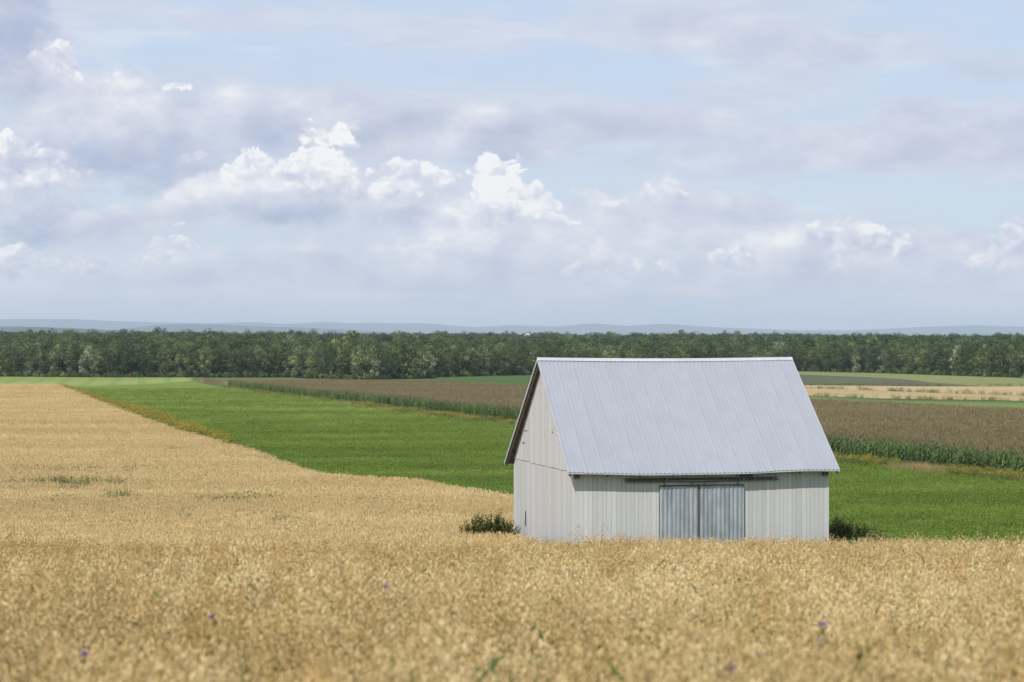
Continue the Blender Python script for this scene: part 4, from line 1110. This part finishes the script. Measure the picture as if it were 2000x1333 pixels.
# ------------------------------------------------------------------ bushes and weeds one can point at
def leafy(b, x, y, h, spread, n, lf, mi=0):
    lean = Vector((U_(-1, 1), U_(-1, 1), 0)) * spread
    for k in range(n):
        s = (k + .5) / n; p = Vector((x, y, h * (.15 + .85 * s))) + lean * s * s; a = U_(0, 6.28); o = Vector((math.cos(a), math.sin(a), U_(.1, .9))); ln = lf * U_(.6, 1.2) * (1.1 - .5 * s)
        ribbon(b, [p, p + o * ln * .5, p + o * ln + Vector((0, 0, -ln * .25))], ln * .5, mi, U_(0, 1))
    return lean
def bush(name, label, px, d_, h, w_, n):
    x = (px - 1000) / FPX * d_; e = empty(name, (x, d_, float(ground(x, d_)))); tag(e, label, 'bush')
    fo, st, sd = Buf(), Buf(), Buf()
    for i in range(n):
        a = U_(0, 6.28); r = math.sqrt(U_(0, 1)); xx, yy = math.cos(a) * r * w_ / 2, math.sin(a) * r * w_ * .35; hh = h * (1 - .40 * r ** 2) * U_(.85, 1.05)
        l = leafy(fo, xx, yy, hh, .25, 26, .25)
        st.tube([(xx * .7, yy * .7, -.05), (xx, yy, hh * .5), tuple(Vector((xx, yy, hh)) + l)], [.012, .008, .004], 4, cap=False)
        if U_(0, 1) < .12:
            for q in range(6): diamond(sd, tuple(Vector((xx, yy, hh)) + l + Vector((U_(-.05, .05), U_(-.05, .05), U_(-.1, .15)))), Vector((U_(-.4, .4), 0, 1)), .07, .018, 0, U_(0, 1))
    fo.obj('foliage', M_weed, e); st.obj('stem', M_straw, e); sd.obj('seed_head', M_straw, e)
bush('bush', 'grey green leafy bush at the left foot of the barn gable', 957, 138.0, 1.85, 2.6, 210)
bush('bush', 'low dark bush in the weeds a step right of the barn corner', 1676, 137.0, 1.6, 2.4, 130)
bush('bush', 'dark weedy bush in the barn shadow tight against the right corner', 1636, 135.6, 1.85, 1.3, 120)
def weed(px, py, dh, label, near=True, flower=None, d_=None, name='weed', leafs=20, over=.12, spread=.12, cat='weed'):
    if d_ is None: v = at(px, py, .95, near)
    else: v = Vector(((px - 1000) / FPX * d_, d_, float(ground((px - 1000) / FPX * d_, d_))))
    e = empty(name, v, U_(0, 6.28), .2); tag(e, label, cat)
    b, s_ = Buf(), Buf(); tops = []
    for i in range(3 if not flower else 2):
        xx, yy = U_(-.05, .05), U_(-.05, .05); hh = dh * U_(.88, 1.0); l = leafy(b, xx, yy, hh, spread, leafs, .09)
        s_.tube([(xx, yy, -.03), (xx, yy, hh * .6), tuple(Vector((xx, yy, hh)) + l)], [.005, .004, .002], 4, cap=False); tops.append(Vector((xx, yy, hh)) + l)
    b.obj('foliage', M_weed, e); s_.obj('stem', M_oatgreen, e)
    if flower:
        for tp in tops[:flower]:
            f_ = Buf()
            for j in range(22):
                g = U_(0, 6.28); o = Vector((math.cos(g), math.sin(g), U_(-.2, 1.2))).normalized()
                ribbon(f_, [tuple(tp), tuple(tp + o * .016), tuple(tp + o * .034)], .012, 0, .5)
            f_.obj('flower', M_purple, e)
for px, py, h_, lab in ((1457, 1130, 1.0, 'green weed standing in the oats below the middle of the barn doors'), (1770, 1195, 1.02, 'yellow green weed in the oats below the right end of the barn'), (608, 1178, 1.0, 'blurred green weed in the oats left of the barn, lowest centre left'),
                        (428, 1225, 1.02, 'tall green weed in the left part of the near oats'), (508, 1278, 1.0, 'green weed low in the oats near the bottom edge, left of centre'), (1665, 1290, 1.05, 'leafy green weed near the bottom edge, right of the purple flowers'),
                        (1700, 1312, .98, 'bright green weed at the bottom edge of the oats'), (98, 1160, 1.0, 'green weed in the oats near the left edge'), (143, 1140, .98, 'smaller green weed beside the one near the left edge'), (832, 1160, 1.02, 'green weed in the oats left below the barn gable'),
                        (1420, 1300, 1.0, 'green weed just left of the purple flowers'), (745, 1300, 1.0, 'green weed at the bottom edge left of the centre'), (1790, 1070, .98, 'green weed in the oats just below the brow, right of the barn'), (1820, 1068, .98, 'second green weed below the brow at the right'),
                        (1252, 1075, 1.0, 'small weed in the oats under the left barn wall'), (1000, 1275, 1.0, 'green weed near the bottom centre of the oats')):
    weed(px, py, h_, lab)
for px, py, h_, lab, nf in ((139, 1258, 1.0, 'purple flower in the oats near the left bottom corner', 1), (455, 1220, 1.0, 'small purple flower left of the picture centre', 1), (1578, 1244, 1.04, 'brightest purple flower, on the right side of the near oats', 2),
                            (1484, 1284, 1.0, 'purple flower low in the oats, left of the brightest one', 1), (1509, 1290, .98, 'faint purple flower beside another low in the oats', 1), (757, 1162, 1.0, 'tiny purple flower high in the oats left of the barn', 1), (1752, 1108, 1.0, 'small bluish flower in the oats right below the barn corner', 1)):
    weed(px, py, h_, lab, flower=nf, name='wildflower', leafs=10, cat='flower')
v_ = BA + bu * 6.0 - bv * .45
weed(1395, 1045, 1.75, 'green sprig growing up against the right barn door', d_=v_.y, leafs=26, spread=.25)
weed(1372, 1048, 1.62, 'low green sprig at the foot of the post between the barn doors', d_=v_.y - .1, leafs=18, spread=.2)
weed(1008, 1032, 1.5, 'leafy stalk leaning across the rear corner of the barn gable', d_=139.4, leafs=24, spread=.2)

# ------------------------------------------------------------------ air between here and the hills
hb = Buf(); hb.box(-62000, 62000, -600, 63000, -9, 330)
M_haze, t, out = material('haze_air')
pv = t.n.new('ShaderNodeVolumePrincipled')
pv.inputs['Color'].default_value = (.73, .87, 1.0, 1); pv.inputs['Density'].default_value = 3.6e-5
pv.inputs['Anisotropy'].default_value = 0.0
t.l.new(pv.outputs[0], out.inputs[1])
tag(hb.obj('haze', M_haze), kind='stuff')
S.cycles.max_bounces = 5; S.cycles.diffuse_bounces = 2; S.cycles.volume_bounces = 0; S.cycles.transmission_bounces = 3
S.cycles.transparent_max_bounces = 4; S.cycles.glossy_bounces = 2
S.cycles.sample_clamp_indirect = 4
